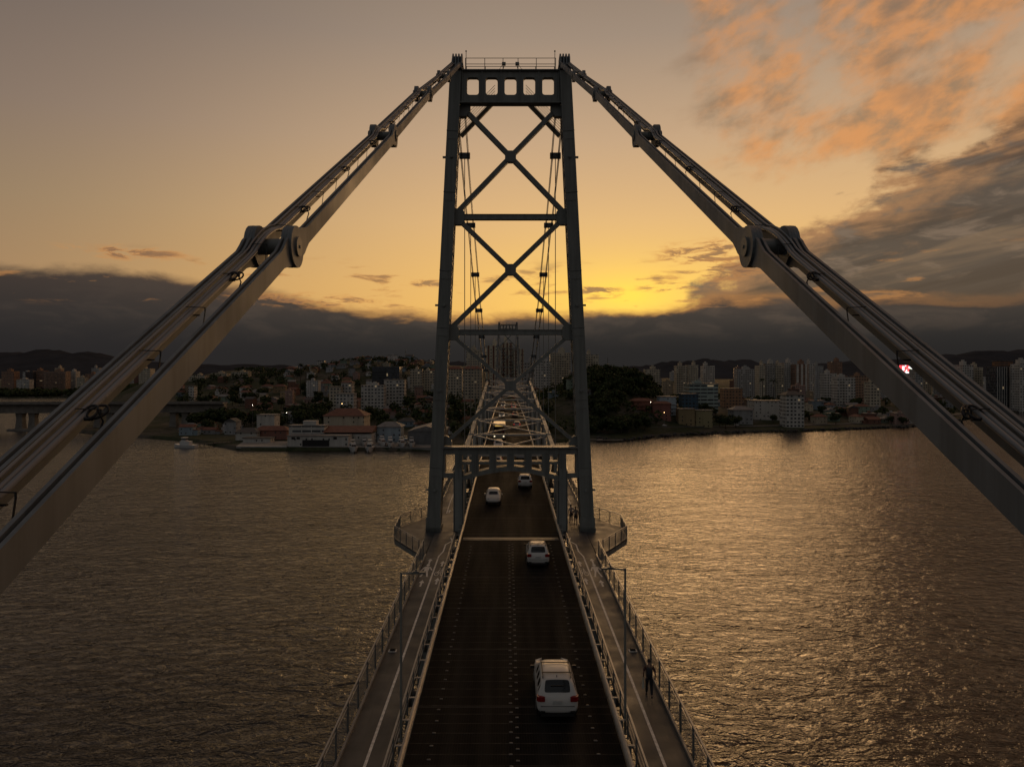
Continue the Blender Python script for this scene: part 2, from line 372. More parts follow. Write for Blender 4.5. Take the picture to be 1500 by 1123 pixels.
# --- road and footpaths (setting)
def road_mat():
    m = bpy.data.materials.new('steel_grating_road'); m.use_nodes = True
    t = NT(m.node_tree); t.t.nodes.clear()
    out = t.n('ShaderNodeOutputMaterial'); b = t.n('ShaderNodeBsdfPrincipled'); t.l.new(b.outputs[0], out.inputs[0])
    tc = t.n('ShaderNodeTexCoord').outputs['Object']
    s = t.n('ShaderNodeSeparateXYZ'); t.l.new(tc, s.inputs[0])
    fr = t.math('FRACT', t.math('MULTIPLY', s.outputs[1], 1 / 0.82))
    line = t.math('MULTIPLY', t.smooth(fr, 0.0, 0.03), t.smooth(fr, 0.11, 0.06))
    gx = t.math('FRACT', t.math('MULTIPLY', s.outputs[0], 9.0)); gy = t.math('FRACT', t.math('MULTIPLY', s.outputs[1], 9.0))
    gr = t.math('MAXIMUM', t.smooth(gx, 0.7, 0.75), t.smooth(gy, 0.7, 0.75))
    mp = t.n('ShaderNodeMapping', ins={'Scale': (0.9, 0.06, 1)}); t.l.new(tc, mp.inputs[0])
    wear = t.noise(mp.outputs[0], 1.0, 5, 0.6); nn = t.noise(tc, 2.2, 6, 0.65)
    c = t.mix(gr, (0.004, 0.004, 0.004), (0.011, 0.0105, 0.010))
    c = t.mix(t.math('MULTIPLY', line, t.ramp(nn, [(0.35, 0.15), (0.62, 0.9)])), c, (0.055, 0.05, 0.044))
    c = t.mix(1.0, c, t.ramp(wear, [(0.3, 0.6), (0.7, 1.35)]), 'MULTIPLY')
    pan = t.math('FRACT', t.math('MULTIPLY', s.outputs[1], 1 / 6.53))
    c = t.mix(t.smooth(pan, 0.025, 0.0), c, (0.06, 0.055, 0.05))
    ln = t.math('ABSOLUTE', t.math('SUBTRACT', t.math('ABSOLUTE', t.math('SUBTRACT', t.math('ABSOLUTE', s.outputs[0]), 1.95)), 0.75))
    c = t.mix(t.math('MULTIPLY', t.smooth(ln, 0.45, 0.05), t.ramp(wear, [(0.3, 0.15), (0.7, 0.6)])), c, (0.018, 0.017, 0.016))
    big = t.noise(tc, 0.35, 6, 0.7); c = t.mix(t.ramp(big, [(0.55, 0.0), (0.7, 0.55)]), c, (0.004, 0.004, 0.004))
    t.set(b, 'Base Color', c); t.set(b, 'Roughness', t.ramp(wear, [(0.3, 0.9), (0.7, 0.7)])); t.set(b, 'Specular IOR Level', 0.06)
    bp = t.n('ShaderNodeBump', ins={'Strength': 0.6, 'Distance': 0.03}); t.l.new(t.math('MAXIMUM', gr, t.math('MULTIPLY', line, 1.5)), bp.inputs['Height']); t.l.new(bp.outputs[0], b.inputs['Normal'])
    return m
def path_mat():
    m = bpy.data.materials.new('footpath_deck'); m.use_nodes = True
    t = NT(m.node_tree); t.t.nodes.clear()
    out = t.n('ShaderNodeOutputMaterial'); b = t.n('ShaderNodeBsdfPrincipled'); t.l.new(b.outputs[0], out.inputs[0])
    tc = t.n('ShaderNodeTexCoord').outputs['Object']
    s = t.n('ShaderNodeSeparateXYZ'); t.l.new(tc, s.inputs[0])
    pan = t.math('FLOOR', t.math('MULTIPLY', s.outputs[1], 1 / 3.265))
    wn = t.n('ShaderNodeTexWhiteNoise', noise_dimensions='1D'); t.set(wn, 'W', pan)
    c = t.mix(wn.outputs[0], (0.028, 0.030, 0.032), (0.044, 0.046, 0.048))
    c = t.mix(t.ramp(wn.outputs[0], [(0.8, 0.0), (0.82, 0.6)], 'CONSTANT'), c, (0.075, 0.068, 0.062))
    mp = t.n('ShaderNodeMapping', ins={'Scale': (3.0, 0.25, 1)}); t.l.new(tc, mp.inputs[0])
    c = t.mix(1.0, c, t.ramp(t.noise(mp.outputs[0], 1.0, 6, 0.65), [(0.3, 0.7), (0.7, 1.25)]), 'MULTIPLY')
    c = t.mix(t.ramp(t.noise(tc, 1.3, 8, 0.7), [(0.6, 0.0), (0.75, 0.5)]), c, (0.03, 0.027, 0.025))
    fr = t.math('FRACT', t.math('MULTIPLY', s.outputs[1], 1 / 3.265))
    c = t.mix(t.smooth(fr, 0.012, 0.0), c, (0.02, 0.02, 0.02))
    t.set(b, 'Base Color', c); t.set(b, 'Roughness', t.ramp(t.noise(tc, 0.8, 5), [(0.3, 0.45), (0.7, 0.7)]))
    bp = t.n('ShaderNodeBump', ins={'Strength': 0.3, 'Distance': 0.01}); t.l.new(t.noise(tc, 30.0, 3), bp.inputs['Height']); t.l.new(bp.outputs[0], b.inputs['Normal'])
    return m
M['road'] = road_mat(); M['path'] = path_mat()
YS = span(YA, YB, 6.53)
mb = MB(); mb.ribbon([(-4.4, 0), (4.4, 0), (4.4, -0.25), (-4.4, -0.25)], YS, zd)
tag(mb.build('road', M['road']), 'dark steel grating roadway of the bridge', kind='structure')
# footpath centre line offset: straight on the side span, outside the truss on the main span
def wx(y):   # (inner, outer) edge of the footpath
    a = min(1, max(0, (y - 61.0) / 2.0)); b = min(1, max(0, (y - 70.0) / 4.0))
    return (4.88 + 0.05 * a + 0.55 * b, 6.96 + 0.0 * a + 0.6 * b)
PYS = [y for y in span(YA, 60, 6.3)] + [61, 62, 63, 65, 68, 70, 72, 74] + span(78, FY + 30, 6.5)
for s in (-1, 1):
    mb = MB(); vs = []
    for y in PYS:
        i, o = wx(y); z = zd(y) + 0.12
        vs += [(s * i, y, z), (s * o, y, z), (s * o, y, z - 0.2), (s * i, y, z - 0.2)]
    fs = []
    for k in range(len(PYS) - 1):
        for j in range(4): fs.append((k * 4 + j, k * 4 + (j + 1) % 4, k * 4 + 4 + (j + 1) % 4, k * 4 + 4 + j))
    mb.add(vs, fs); tag(mb.build('footpath', M['path']), kind='structure')
    # dividing line with its jog at the tower, lit path edge beyond it painted white
    mb = MB(); pts = [(y, 5.86) for y in span(-20, 57.5, 5)] + [(59.0, 5.62), (61.2, 5.62), (62.4, 5.15), (63.6, 5.35)]
    vs = []
    for y, x in pts: vs += [(s * (x - 0.06), y, zd(y) + 0.124), (s * (x + 0.06), y, zd(y) + 0.124)]
    mb.add(vs, [(2 * k, 2 * k + 1, 2 * k + 3, 2 * k + 2) for k in range(len(pts) - 1)]); tag(mb.build('path_line_and_lit_edge', M['white'], fix=False), kind='structure')
    mb = MB(); vs = []; pts = [(y, wx(y)[1] - (0.1 if y < 70 else 0.9)) for y in span(73.5, 120, 5)]
    for y, x in pts: vs += [(s * (x - 0.05), y, zd(y) + 0.124), (s * (x + 0.05), y, zd(y) + 0.124)]
    mb.add(vs, [(2 * k, 2 * k + 1, 2 * k + 3, 2 * k + 2) for k in range(len(pts) - 1)]); tag(mb.build('path_line_and_lit_edge', M['white'], fix=False), kind='structure')
# painted pictograms: pedestrian, bicycle, arrows
def mark_poly(polys, x, y, s, name='path_marking'):
    mb = MB()
    for p in polys:
        mb.add([(x + a * s, y + b, zd(y + b) + 0.1245) for a, b in p], [tuple(range(len(p)))])
    tag(mb.build(name, M['white'], fix=False), kind='structure')
def circ(cx, cy, r, ry=None, n=12): return [(cx + r * math.cos(2 * math.pi * i / n), cy + (ry or r) * math.sin(2 * math.pi * i / n)) for i in range(n)]
def ringp(cx, cy, r, ry, w, n=14):
    out = []
    for i in range(n):
        a, b = 2 * math.pi * i / n, 2 * math.pi * (i + 1) / n
        out.append([(cx + (r - w) * math.cos(a), cy + (ry - w * 2) * math.sin(a)), (cx + r * math.cos(a), cy + ry * math.sin(a)), (cx + r * math.cos(b), cy + ry * math.sin(b)), (cx + (r - w) * math.cos(b), cy + (ry - w * 2) * math.sin(b))])
    return out
def seg(a, b, w):
    d = Vector((b[0] - a[0], b[1] - a[1])).normalized(); n = Vector((-d.y, d.x)) * w / 2
    return [(a[0] + n.x, a[1] + n.y), (b[0] + n.x, b[1] + n.y), (b[0] - n.x, b[1] - n.y), (a[0] - n.x, a[1] - n.y)]
PED = [circ(0, 2.1, 0.12, 0.3), [(-0.17, 1.75), (0.17, 1.75), (0.14, 0.7), (-0.14, 0.7)], seg((-0.17, 1.65), (-0.34, 0.8), 0.1), seg((0.17, 1.65), (0.36, 0.95), 0.1), seg((-0.07, 0.7), (-0.24, -0.5), 0.11), seg((0.07, 0.7), (0.2, -0.5), 0.11)]
ARR = lambda y: [[(-0.2, y), (0, y + 0.7), (0.2, y)], [(-0.07, y - 0.8), (0.07, y - 0.8), (0.07, y), (-0.07, y)]]
BIKE = ringp(-0.2, 0.2, 0.17, 0.5, 0.045) + ringp(0.22, 0.2, 0.17, 0.5, 0.045) + [seg((-0.2, 0.2), (-0.05, 1.2), 0.05), seg((-0.05, 1.2), (0.15, 1.2), 0.05), seg((0.22, 0.2), (0.12, 1.6), 0.05), seg((-0.05, 0.3), (0.15, 1.2), 0.05), seg((-0.12, 1.5), (0.0, 1.5), 0.08)]
for s in (-1, 1):
    mark_poly([[(a * 1.15, b * 1.15) for a, b in p] for p in PED] + ARR(3.6) + ARR(-2.0), s * 6.42, 52.6, 1)
    mark_poly(BIKE + ARR(2.9) + ARR(-1.5), s * 5.36, 52.6, 1)
    mark_poly(ARR(0.0), s * 6.35, 74.5, 1)
    mb = MB(); mb.add([(s * 4.95, 56.7, zd(57) + 0.1243), (s * 6.9, 56.7, zd(57) + 0.1243), (s * 6.9, 56.9, zd(57) + 0.1243), (s * 4.95, 56.9, zd(57) + 0.1243)], [(0, 1, 2, 3)])
    tag(mb.build('path_marking', M['galvd'], fix=False), kind='structure')
mb = MB(); z = zd(63.5) + 0.004
mb.bx(-4.3, 4.3, 63.1, 63.3, z - 0.02, z + 0.012); mb.bx(-4.3, 4.3, 63.42, 64.15, z - 0.02, z + 0.015)
tag(mb.build('road_joint', mat('joint_steel', (0.06, 0.057, 0.052), 0.5, 0.1, 0.2, 3)), kind='structure')
# reflective studs
ms = MB(); ms.add([(-0.075, -0.05, 0), (0.075, -0.05, 0), (0.075, 0.05, 0), (-0.075, 0.05, 0), (-0.055, -0.02, 0.025), (0.055, -0.02, 0.025), (0.055, 0.02, 0.025), (-0.055, 0.02, 0.025)],
                  [(0, 1, 5, 4), (1, 2, 6, 5), (2, 3, 7, 6), (3, 0, 4, 7), (4, 5, 6, 7)])
stud_me = ms.mesh('road_stud', mat('stud_reflector', (0.13, 0.12, 0.105), 0.5, 0.1, 0.3, 20))
for x, lab in ((-3.42, 'small pale reflector stud in the edge row beside the walker-free footpath rail'), (3.42, 'small pale reflector stud in the edge row passing the white off-roader'), (-0.14, 'small dim stud of the double centre row, oncoming lane side'), (0.14, 'small dim stud of the double centre row, outbound lane side')):
    for k in range(58):
        y = 25.3 + k * (1.02 if abs(x) > 1 else 0.86) + (0.4 if x > 0 else 0)
        if y > 62 : continue
        o = bpy.data.objects.new('road_stud', stud_me); col.objects.link(o)
        o.location = (x + rnd.uniform(-.02, .02), y, zd(y) + 0.004); o.rotation_euler = (0, 0, rnd.uniform(-.08, .08))
        tag(o, lab, 'road stud', 'row of studs: ' + lab)
# --- bridge root
bridge = empty('suspension_bridge', (0, TY, 30.3), 0, 'long grey steel eyebar suspension bridge carrying cars over the bay', 'bridge')
def tower():
    top = MB()                                         # the part itself: top portal beam with five openings
    z0, z1 = 70.35, 73.25
    xs = [-4.72, -3.96, -2.86, -2.06, -0.96 + 0.08, -0.55]
    y0, y1 = TY + 0.25, TY + 0.8
    L0 = 5.25
    top.bx(-L0, L0, y0, y1, 72.68, z1); top.bx(-L0, L0, y0, y1, z0, 71.05)
    op = [(-4.07, -2.97), (-2.31, -1.21), (-0.55, 0.55), (1.21, 2.31), (2.97, 4.07)]
    e = [-L0] + [v for p in op for v in p] + [L0]
    for i in range(0, len(e), 2): top.bx(e[i], e[i + 1], y0 + 0.003, y1 - 0.003, 71.05, 72.68)
    for a, b in op:                                    # rounded corners
        for (cx, sx_) in ((a, 1), (b, -1)):
            for (cz, sz_) in ((71.05, 1), (72.68, -1)):
                r = 0.22; pl = [(cx, cz), (cx + sx_ * r, cz), (cx + sx_ * r * 0.29, cz + sz_ * r * 0.29), (cx, cz + sz_ * r)]
                top.prism(pl, 'y', y0 + 0.006, y1 - 0.006)
    top.bx(-5.0, 5.0, y0 - 0.25, y1 + 1.25, z1, z1 + 0.1); top.bx(-4.7, 4.7, y0 - 0.22, y1 + 0.22, z0 - 0.1, z0)
    for x in (-4.5, -2.64, -.88, .88, 2.64, 4.5): top.bx(x - 0.04, x + 0.04, y0 - 0.14, y0, z0, z1)
    tw = top.build('tower', M['steel'], bridge)
    lx = lambda z: 7.22 - (z - 30.3) * 0.0492
    for s in (-1, 1):
        m = MB(); za, zb = 5.0, 73.6
        def sect(z, hw, yA, yB): c = s * lx(z); return [(c - hw, yA, z), (c + hw, yA, z), (c + hw, yB, z), (c - hw, yB, z)]
        hw = lambda z: 0.62 - (z - 30) * 0.0020
        a = sect(za, hw(za) - .06, TY + .08, TY + 1.95); b = sect(zb, hw(zb) - .06, TY + .08, TY + 1.95)
        m.add(a + b, [(0, 1, 5, 4), (1, 2, 6, 5), (2, 3, 7, 6), (3, 0, 4, 7), (4, 5, 6, 7)])
        for yA, yB in ((TY, TY + 0.079), (TY + 1.951, TY + 2.03)):   # cover plates
            a = sect(za, hw(za), yA, yB); b = sect(zb, hw(zb), yA, yB)
            m.add(a + b, [(0, 1, 5, 4), (1, 2, 6, 5), (2, 3, 7, 6), (3, 0, 4, 7), (4, 5, 6, 7)])
        z = 33.0
        k = 0
        for z in (35.9, 42.2, 48.9, 54.2, 61.5, 67.2):                       # splice plates with rows of bolts
            m.beam((s * lx(z - .35), TY - 0.02, z - .35), (s * lx(z + .35), TY - 0.02, z + .35), 0.036, 2 * hw(z) - 0.06, up=(1, 0, 0))
            m.beam((s * lx(z + .4), TY - 0.035, z + .4), (s * lx(z + .46), TY - 0.035, z + .46), 0.07, 2 * hw(z) + 0.04, up=(1, 0, 0))
        m.beam((s * lx(31), TY - 0.06, 30.0), (s * lx(31.7), TY - 0.06, 31.7), 0.12, 2 * hw(31) + 0.14, up=(1, 0, 0))
        m.bx(s * lx(31) - .72, s * lx(31) + .72, TY - 0.12, TY + 2.15, 29.9, 30.75)
        for e in (-1, 1):                               # edge angles and the centre seam of the riveted box
            f_ = lambda z: s * lx(z) + e * (hw(z) - .09)
            m.beam((f_(31.8), TY - .014, 31.8), (f_(73.2), TY - .014, 73.2), .028, .15, up=(1, 0, 0))
        m.beam((s * lx(31.8), TY - .008, 31.8), (s * lx(73.2), TY - .008, 73.2), .016, .05, up=(1, 0, 0))
        leg = m.build('leg', M['steel'], tw)
        # lacing on the inner side
        m = MB(); zz = 33.0; fl = 1
        while zz < 69.5:
            xi = lambda q: s * (lx(q) - hw(q) + 0.03)
            m.beam((xi(zz), TY + (0.2 if fl > 0 else 1.85), zz), (xi(zz + .62), TY + (1.85 if fl > 0 else 0.2), zz + 0.62), 0.06, 0.09); zz += 0.62; fl = -fl
        m.build('lacing', M['steel'], leg)
        # small floodlights bracketed to the leg
        for z in (34.2, 43.5, 51.4, 65.2):
            f = MB(); x = s * (lx(z))
            f.tube((x, TY - 0.02, z), (x, TY - 0.14, z), 0.16, 10); f.tube((x, TY - 0.14, z), (x, TY - 0.22, z), 0.10, 10)
            f.build('floodlight', M['steel_mid'], leg)
            f = MB(); f.bx(x + s * (hw(z)), x + s * (hw(z) + .28), TY + .2, TY + .4, z - .05, z + .12); f.build('side_bracket', M['steel_mid'], leg)
        # saddle fins at the leg head
        m = MB(); c = s * 5.02
        for dx in (-0.42, -0.15, 0.12, 0.39):
            m.prism([(TY - 0.3, 73.3), (TY + 2.2, 73.3), (TY + 1.7, 74.5), (TY + 1.3, 75.0), (TY + 0.5, 75.0), (TY - 0.1, 74.4)], 'x', c + dx, c + dx + 0.13)
        m.bx(c - .55, c + .62, TY - .1, TY + 2.1, 73.62, 73.9); m.bx(c - .46, c + .5, TY + .5, TY + 1.5, 73.9, 74.75)
        m.build('saddle', M['chain'], tw)
        # inner post under the portal beam
        m = MB(); m.add([(s * 4.52, TY, 36.2), (s * 5.22, TY, 36.2), (s * 5.22, TY + 1.4, 36.2), (s * 4.52, TY + 1.4, 36.2), (s * 4.46, TY, 30.1), (s * 5.2, TY, 30.1), (s * 5.2, TY + 1.4, 30.1), (s * 4.46, TY + 1.4, 30.1)],
              [(0, 1, 5, 4), (1, 2, 6, 5), (2, 3, 7, 6), (3, 0, 4, 7), (4, 5, 6, 7)])
        m.bx(s * 4.40 - .03, s * 4.40 + .03, TY - .05, TY + 1.45, 30.1, 36.0); m.bx(s * 5.28 - .03, s * 5.28 + .03, TY - .05, TY + 1.45, 30.1, 36.0)
        m.build('inner_post', M['steel_mid'], tw)
        m = MB(); m.bx(s * 7.2 - 4.5, s * 7.2 + 4.5, TY - 3, TY + 5, -4, 5.0); m.build('pier', M['stone'], tw)
        # knee brace behind the top beam
        m = MB(); m.beam((s * 4.75, TY + 2.4, 67.9), (s * 1.1, TY + 2.4, 71.7), 0.34, 0.36); m.build('knee_brace', M['steel'], tw)
        for k in range(5):
            r = MB(); q = 0.28 * (k + 1); r.tube((s * (4.9), TY + 3.2, 68.2 + q), (s * (1.5), TY + 3.2, 71.75 + q), 0.025, 5); r.build('stay_rod', M['steel'], tw)
        # lightning rod
        m = MB(); m.tube((s * 4.2, TY + 1.2, 73.3), (s * 4.2, TY + 1.2, 75.5), 0.03, 6); m.ball((s * 4.2, TY + 1.2, 75.55), 0.08); m.build('lightning_rod', M['steel'], tw)
    # cross bracing: three Xs and two struts
    zs = [70.2, 59.8, 48.95, 38.4]
    yc = TY + 1.0
    for i in range(3):
        zt, zb = zs[i], zs[i + 1]
        a = lx(zt) - 0.9; b = lx(zb) - 0.55
        if i == 2: a, b = lx(zt) - .75, lx(zb) - 0.8
        t_ = a / (a + b); zc = zt - (zt - zb) * t_
        th = 0.42 if i < 2 else 0.34
        for s in (-1, 1):
            m = MB(); m.beam((s * a, yc, zt - 0.25), (0, yc, zc), 0.55, th, up=(0, 0, 1)); m.build('cross_brace', M['steel'], tw)
            m = MB(); m.beam((0, yc, zc), (s * b, yc, zb + 0.25), 0.55, th, up=(0, 0, 1)); m.build('cross_brace', M['steel'], tw)
        m = MB(); g = 0.52
        m.prism([(-g, zc - g * .8), (-g * .6, zc - g), (g * .6, zc - g), (g, zc - g * .8), (g, zc + g * .8), (g * .6, zc + g), (-g * .6, zc + g), (-g, zc + g * .8)], 'y', yc - 0.34, yc + 0.34)
        m.build('gusset_plate', M['steel'], tw)
        if i < 2:
            m = MB(); xb = lx(zb) - 0.5
            m.bx(-xb, xb, yc - 0.25, yc + 0.25, zb - 0.2, zb + 0.2)
            m.bx(-xb, xb, yc - 0.33, yc + 0.33, zb - 0.26, zb - 0.2); m.bx(-xb, xb, yc - 0.33, yc + 0.33, zb + 0.2, zb + 0.24)
            m.build('strut', M['steel'], tw)
            for s in (-1, 1):
                m = MB(); x0, x1 = s * (lx(zb) - .45), s * (lx(zb) - 1.45)
                m.prism([(x0, zb - .75), (x1 + s * .3, zb - .75), (x1, zb - .45), (x1, zb + .45), (x1 + s * .3, zb + .75), (x0, zb + .75)], 'y', yc - .36, yc + .36)
                m.build('gusset_plate', M['steel'], tw)
    for s in (-1, 1):
        m = MB(); x0, x1 = s * (lx(70) - .4), s * (lx(70) - 1.5)
        m.prism([(x0, 69.2), (x1 + s * .4, 69.2), (x1, 69.8), (x1, 70.24), (x0, 70.24)], 'y', yc - .36, yc + .36); m.build('gusset_plate', M['steel'], tw)
        m = MB(); x0, x1 = s * (lx(38.5) - .4), s * (lx(38.5) - 1.3)
        m.prism([(x0, 38.3), (x1, 38.3), (x1, 38.7), (x1 + s * .4, 39.2), (x0, 39.2)], 'y', yc - .36, yc + .36); m.build('gusset_plate', M['steel'], tw)
    # arched portal beam over the road
    m = MB(); ya, yb = TY + 0.1, TY + 1.6; X = 6.3
    m.bx(-X, X, ya, yb, 37.55, 38.15)
    arch = lambda x: 36.42 - 0.95 * (abs(x) / 4.6) ** 1.6
    posts = [-4.85, -3.3, -1.65, 0, 1.65, 3.3, 4.85]
    for i, x in enumerate(posts):
        wv = 0.34 if abs(x) > 4 else 0.33
        m.bx(x - wv, x + wv, ya + .004, yb - .004, arch(x) - 0.1, 37.72)
        m.bx(x - .05, x + .05, ya - .13, ya, arch(x) - 0.15, 37.72)
    for i in range(6):                                 # bottom chord in straight pieces, middle rail
        for k in range(3):
            xa = posts[i] + (posts[i + 1] - posts[i]) * k / 3; xb = posts[i] + (posts[i + 1] - posts[i]) * (k + 1) / 3
            m.prism([(xa, arch(xa)), (xb, arch(xb)), (xb, arch(xb) - .42), (xa, arch(xa) - .42)], 'y', ya - .05, yb + .05)
        m.bx(posts[i], posts[i + 1], ya + .02, yb - .02, 36.62, 36.86)
    for s in (-1, 1):
        m.bx(s * 5.15, s * 6.5, ya + .002, yb - .002, 35.35, 35.8); m.bx(s * 6.1, s * 6.6, ya + .006, yb - .006, 35.8, 37.72)
    m.bx(-6.3, 6.3, ya - .35, yb + .3, 38.15, 38.21)
    m.build('portal_beam', M['steel'], tw)
    m = MB(); m.bx(-6.25, 6.25, ya - .33, ya + .3, 38.212, 38.26)
    for k in range(60): m.bx(-6.2 + k * .21, -6.14 + k * .21, ya - .36, ya - .34, 38.2, 38.30)
    m.build('portal_walkway', M['rail'], tw)
    # railing on the tower top
    m = MB()
    for y in (TY + 0.1, TY + 1.9):
        for z in (73.85, 74.4): m.tube((-4.2, y, z), (4.2, y, z), 0.028, 6)
        for x in (-4.2, -2.4, -0.7, 0.7, 2.4, 4.2): m.tube((x, y, 73.3), (x, y, 74.4), 0.03, 6)
    m.build('top_railing', M['steel'], tw)
    for s in (-1, 1):
        f = MB(); f.bx(s * .45, s * .8, TY + .0, TY + .3, 73.78, 74.0); f.tube((s * .7, TY + .1, 73.35), (s * .55, TY + .1, 73.8), .03, 6); f.path([(s * .75, TY + .1, 73.8), (s * 1.0, TY + .1, 73.4), (s * 1.2, TY + .1, 73.36)], .02, 5)
        f.build('beacon_lamp', M['steel'], tw)
    return tw
tw = tower()
tw2 = dup(tw, bridge); tw2.location = (0, SPAN, 0)
# --- viewing platforms round the near tower legs
M['mesh_panel'] = mat('wire_mesh_panel', (0.13, 0.135, 0.13), 0.5, 0.3, 0.1, 4)
def platform(s):
    P = [(7.0, 57.9), (7.5, 57.9), (10.35, 63.3), (10.6, 68.2), (8.2, 73.4), (7.0, 73.4)]
    z = 30.35
    m = MB(); m.prism([(s * a, b) for a, b in P], 'z', z - 0.14, z); m.prism([(s * a, b) for a, b in P], 'z', z - 0.5, z - 0.141, 1)
    plat = m.build('viewing_platform', [M['path'], M['steel']], bridge)
    E = P[1:5]
    for (a, b) in zip(E[:-1], E[1:]):
        A = Vector((s * a[0], a[1], z)); B = Vector((s * b[0], b[1], z)); n = max(1, int((B - A).length / 1.5))
        r = MB()
        for h, q in ((1.15, .035), (1.0, .02), (0.12, .02)): r.tube(A + Vector((0, 0, h)), B + Vector((0, 0, h)), q, 6)
        r.build('rail', M['rail'], plat)
        r = MB(); k = int((B - A).length / .13)
        for i in range(1, k): p = A.lerp(B, i / k); r.beam(p + Vector((0, 0, .12)), p + Vector((0, 0, 1.0)), .012, .012)
        for h in (.3, .48, .66, .84): r.beam(A + Vector((0, 0, h)), B + Vector((0, 0, h)), .012, .012)
        r.build('mesh_panel', M['mesh_panel'], plat)
        for i in range(n + 1):
            p = A.lerp(B, i / n)
            if i == n and b is not E[-1]: continue
            r = MB(); r.beam(p + Vector((0, 0, -.3)), p + Vector((0, 0, 1.17)), .07, .07); r.build('post', M['galvd'], plat)
    m = MB(); m.beam((s * 7.2, 60.2, 29.4), (s * 10.0, 63.6, 29.8), .2, .3); m.build('bracket', M['steel'], plat)
    m = MB(); m.beam((s * 7.2, 71.5, 29.4), (s * 9.9, 67.9, 29.8), .2, .3); m.build('bracket', M['steel'], plat)
for s in (-1, 1): platform(s)
# --- eyebar chains
def chz(y):
    if y <= TY + 1: return None
    return 38.0 + 36.3 * ((y - MIDY) / (SPAN / 2 - 1)) ** 2
PINS = [(TY + 1, 74.3), (53.2, 67.3), (40.2, 60.85), (27.3, 54.15), (14.5, 47.6), (1.6, 41.03), (-11.3, 34.8), (-24.2, 29.6)]
def eyebar_outline(L, hh=0.2, rr=0.43):
    pts = []
    def head(c, sg):
        o = []
        for i in range(17):
            a = R(42) + R(276) * i / 16
            o.append((c + sg * rr * math.cos(a), sg * rr * math.sin(a)))
        return o
    A = head(0, 1); B = [(L - x, -z) for x, z in head(0, 1)]
    # A runs from upper neck round the back to the lower neck
    out = [(0.62, hh + .05), (0.46, hh + .1)] + A + [(0.46, -hh - .1), (0.62, -hh - .05), (0.85, -hh)]
    out += [(L - .85, -hh), (L - .62, -hh - .05), (L - .46, -hh - .1)] + [(L - x, z) for x, z in A][::-1] + [(L - .46, hh + .1), (L - .62, hh + .05), (L - .85, hh), (.85, hh)]
    return out
def eyebar(mb, x, p, q, th, hh=0.2, rr=0.43):
    d = Vector((q[0] - p[0], q[1] - p[1])); L = d.length; d /= L; n = Vector((-d.y, d.x))
    o = [(p[0] + d.x * a + n.x * b, p[1] + d.y * a + n.y * b) for a, b in eyebar_outline(L, hh, rr)]
    mb.prism(o, 'x', x - th / 2, x + th / 2)
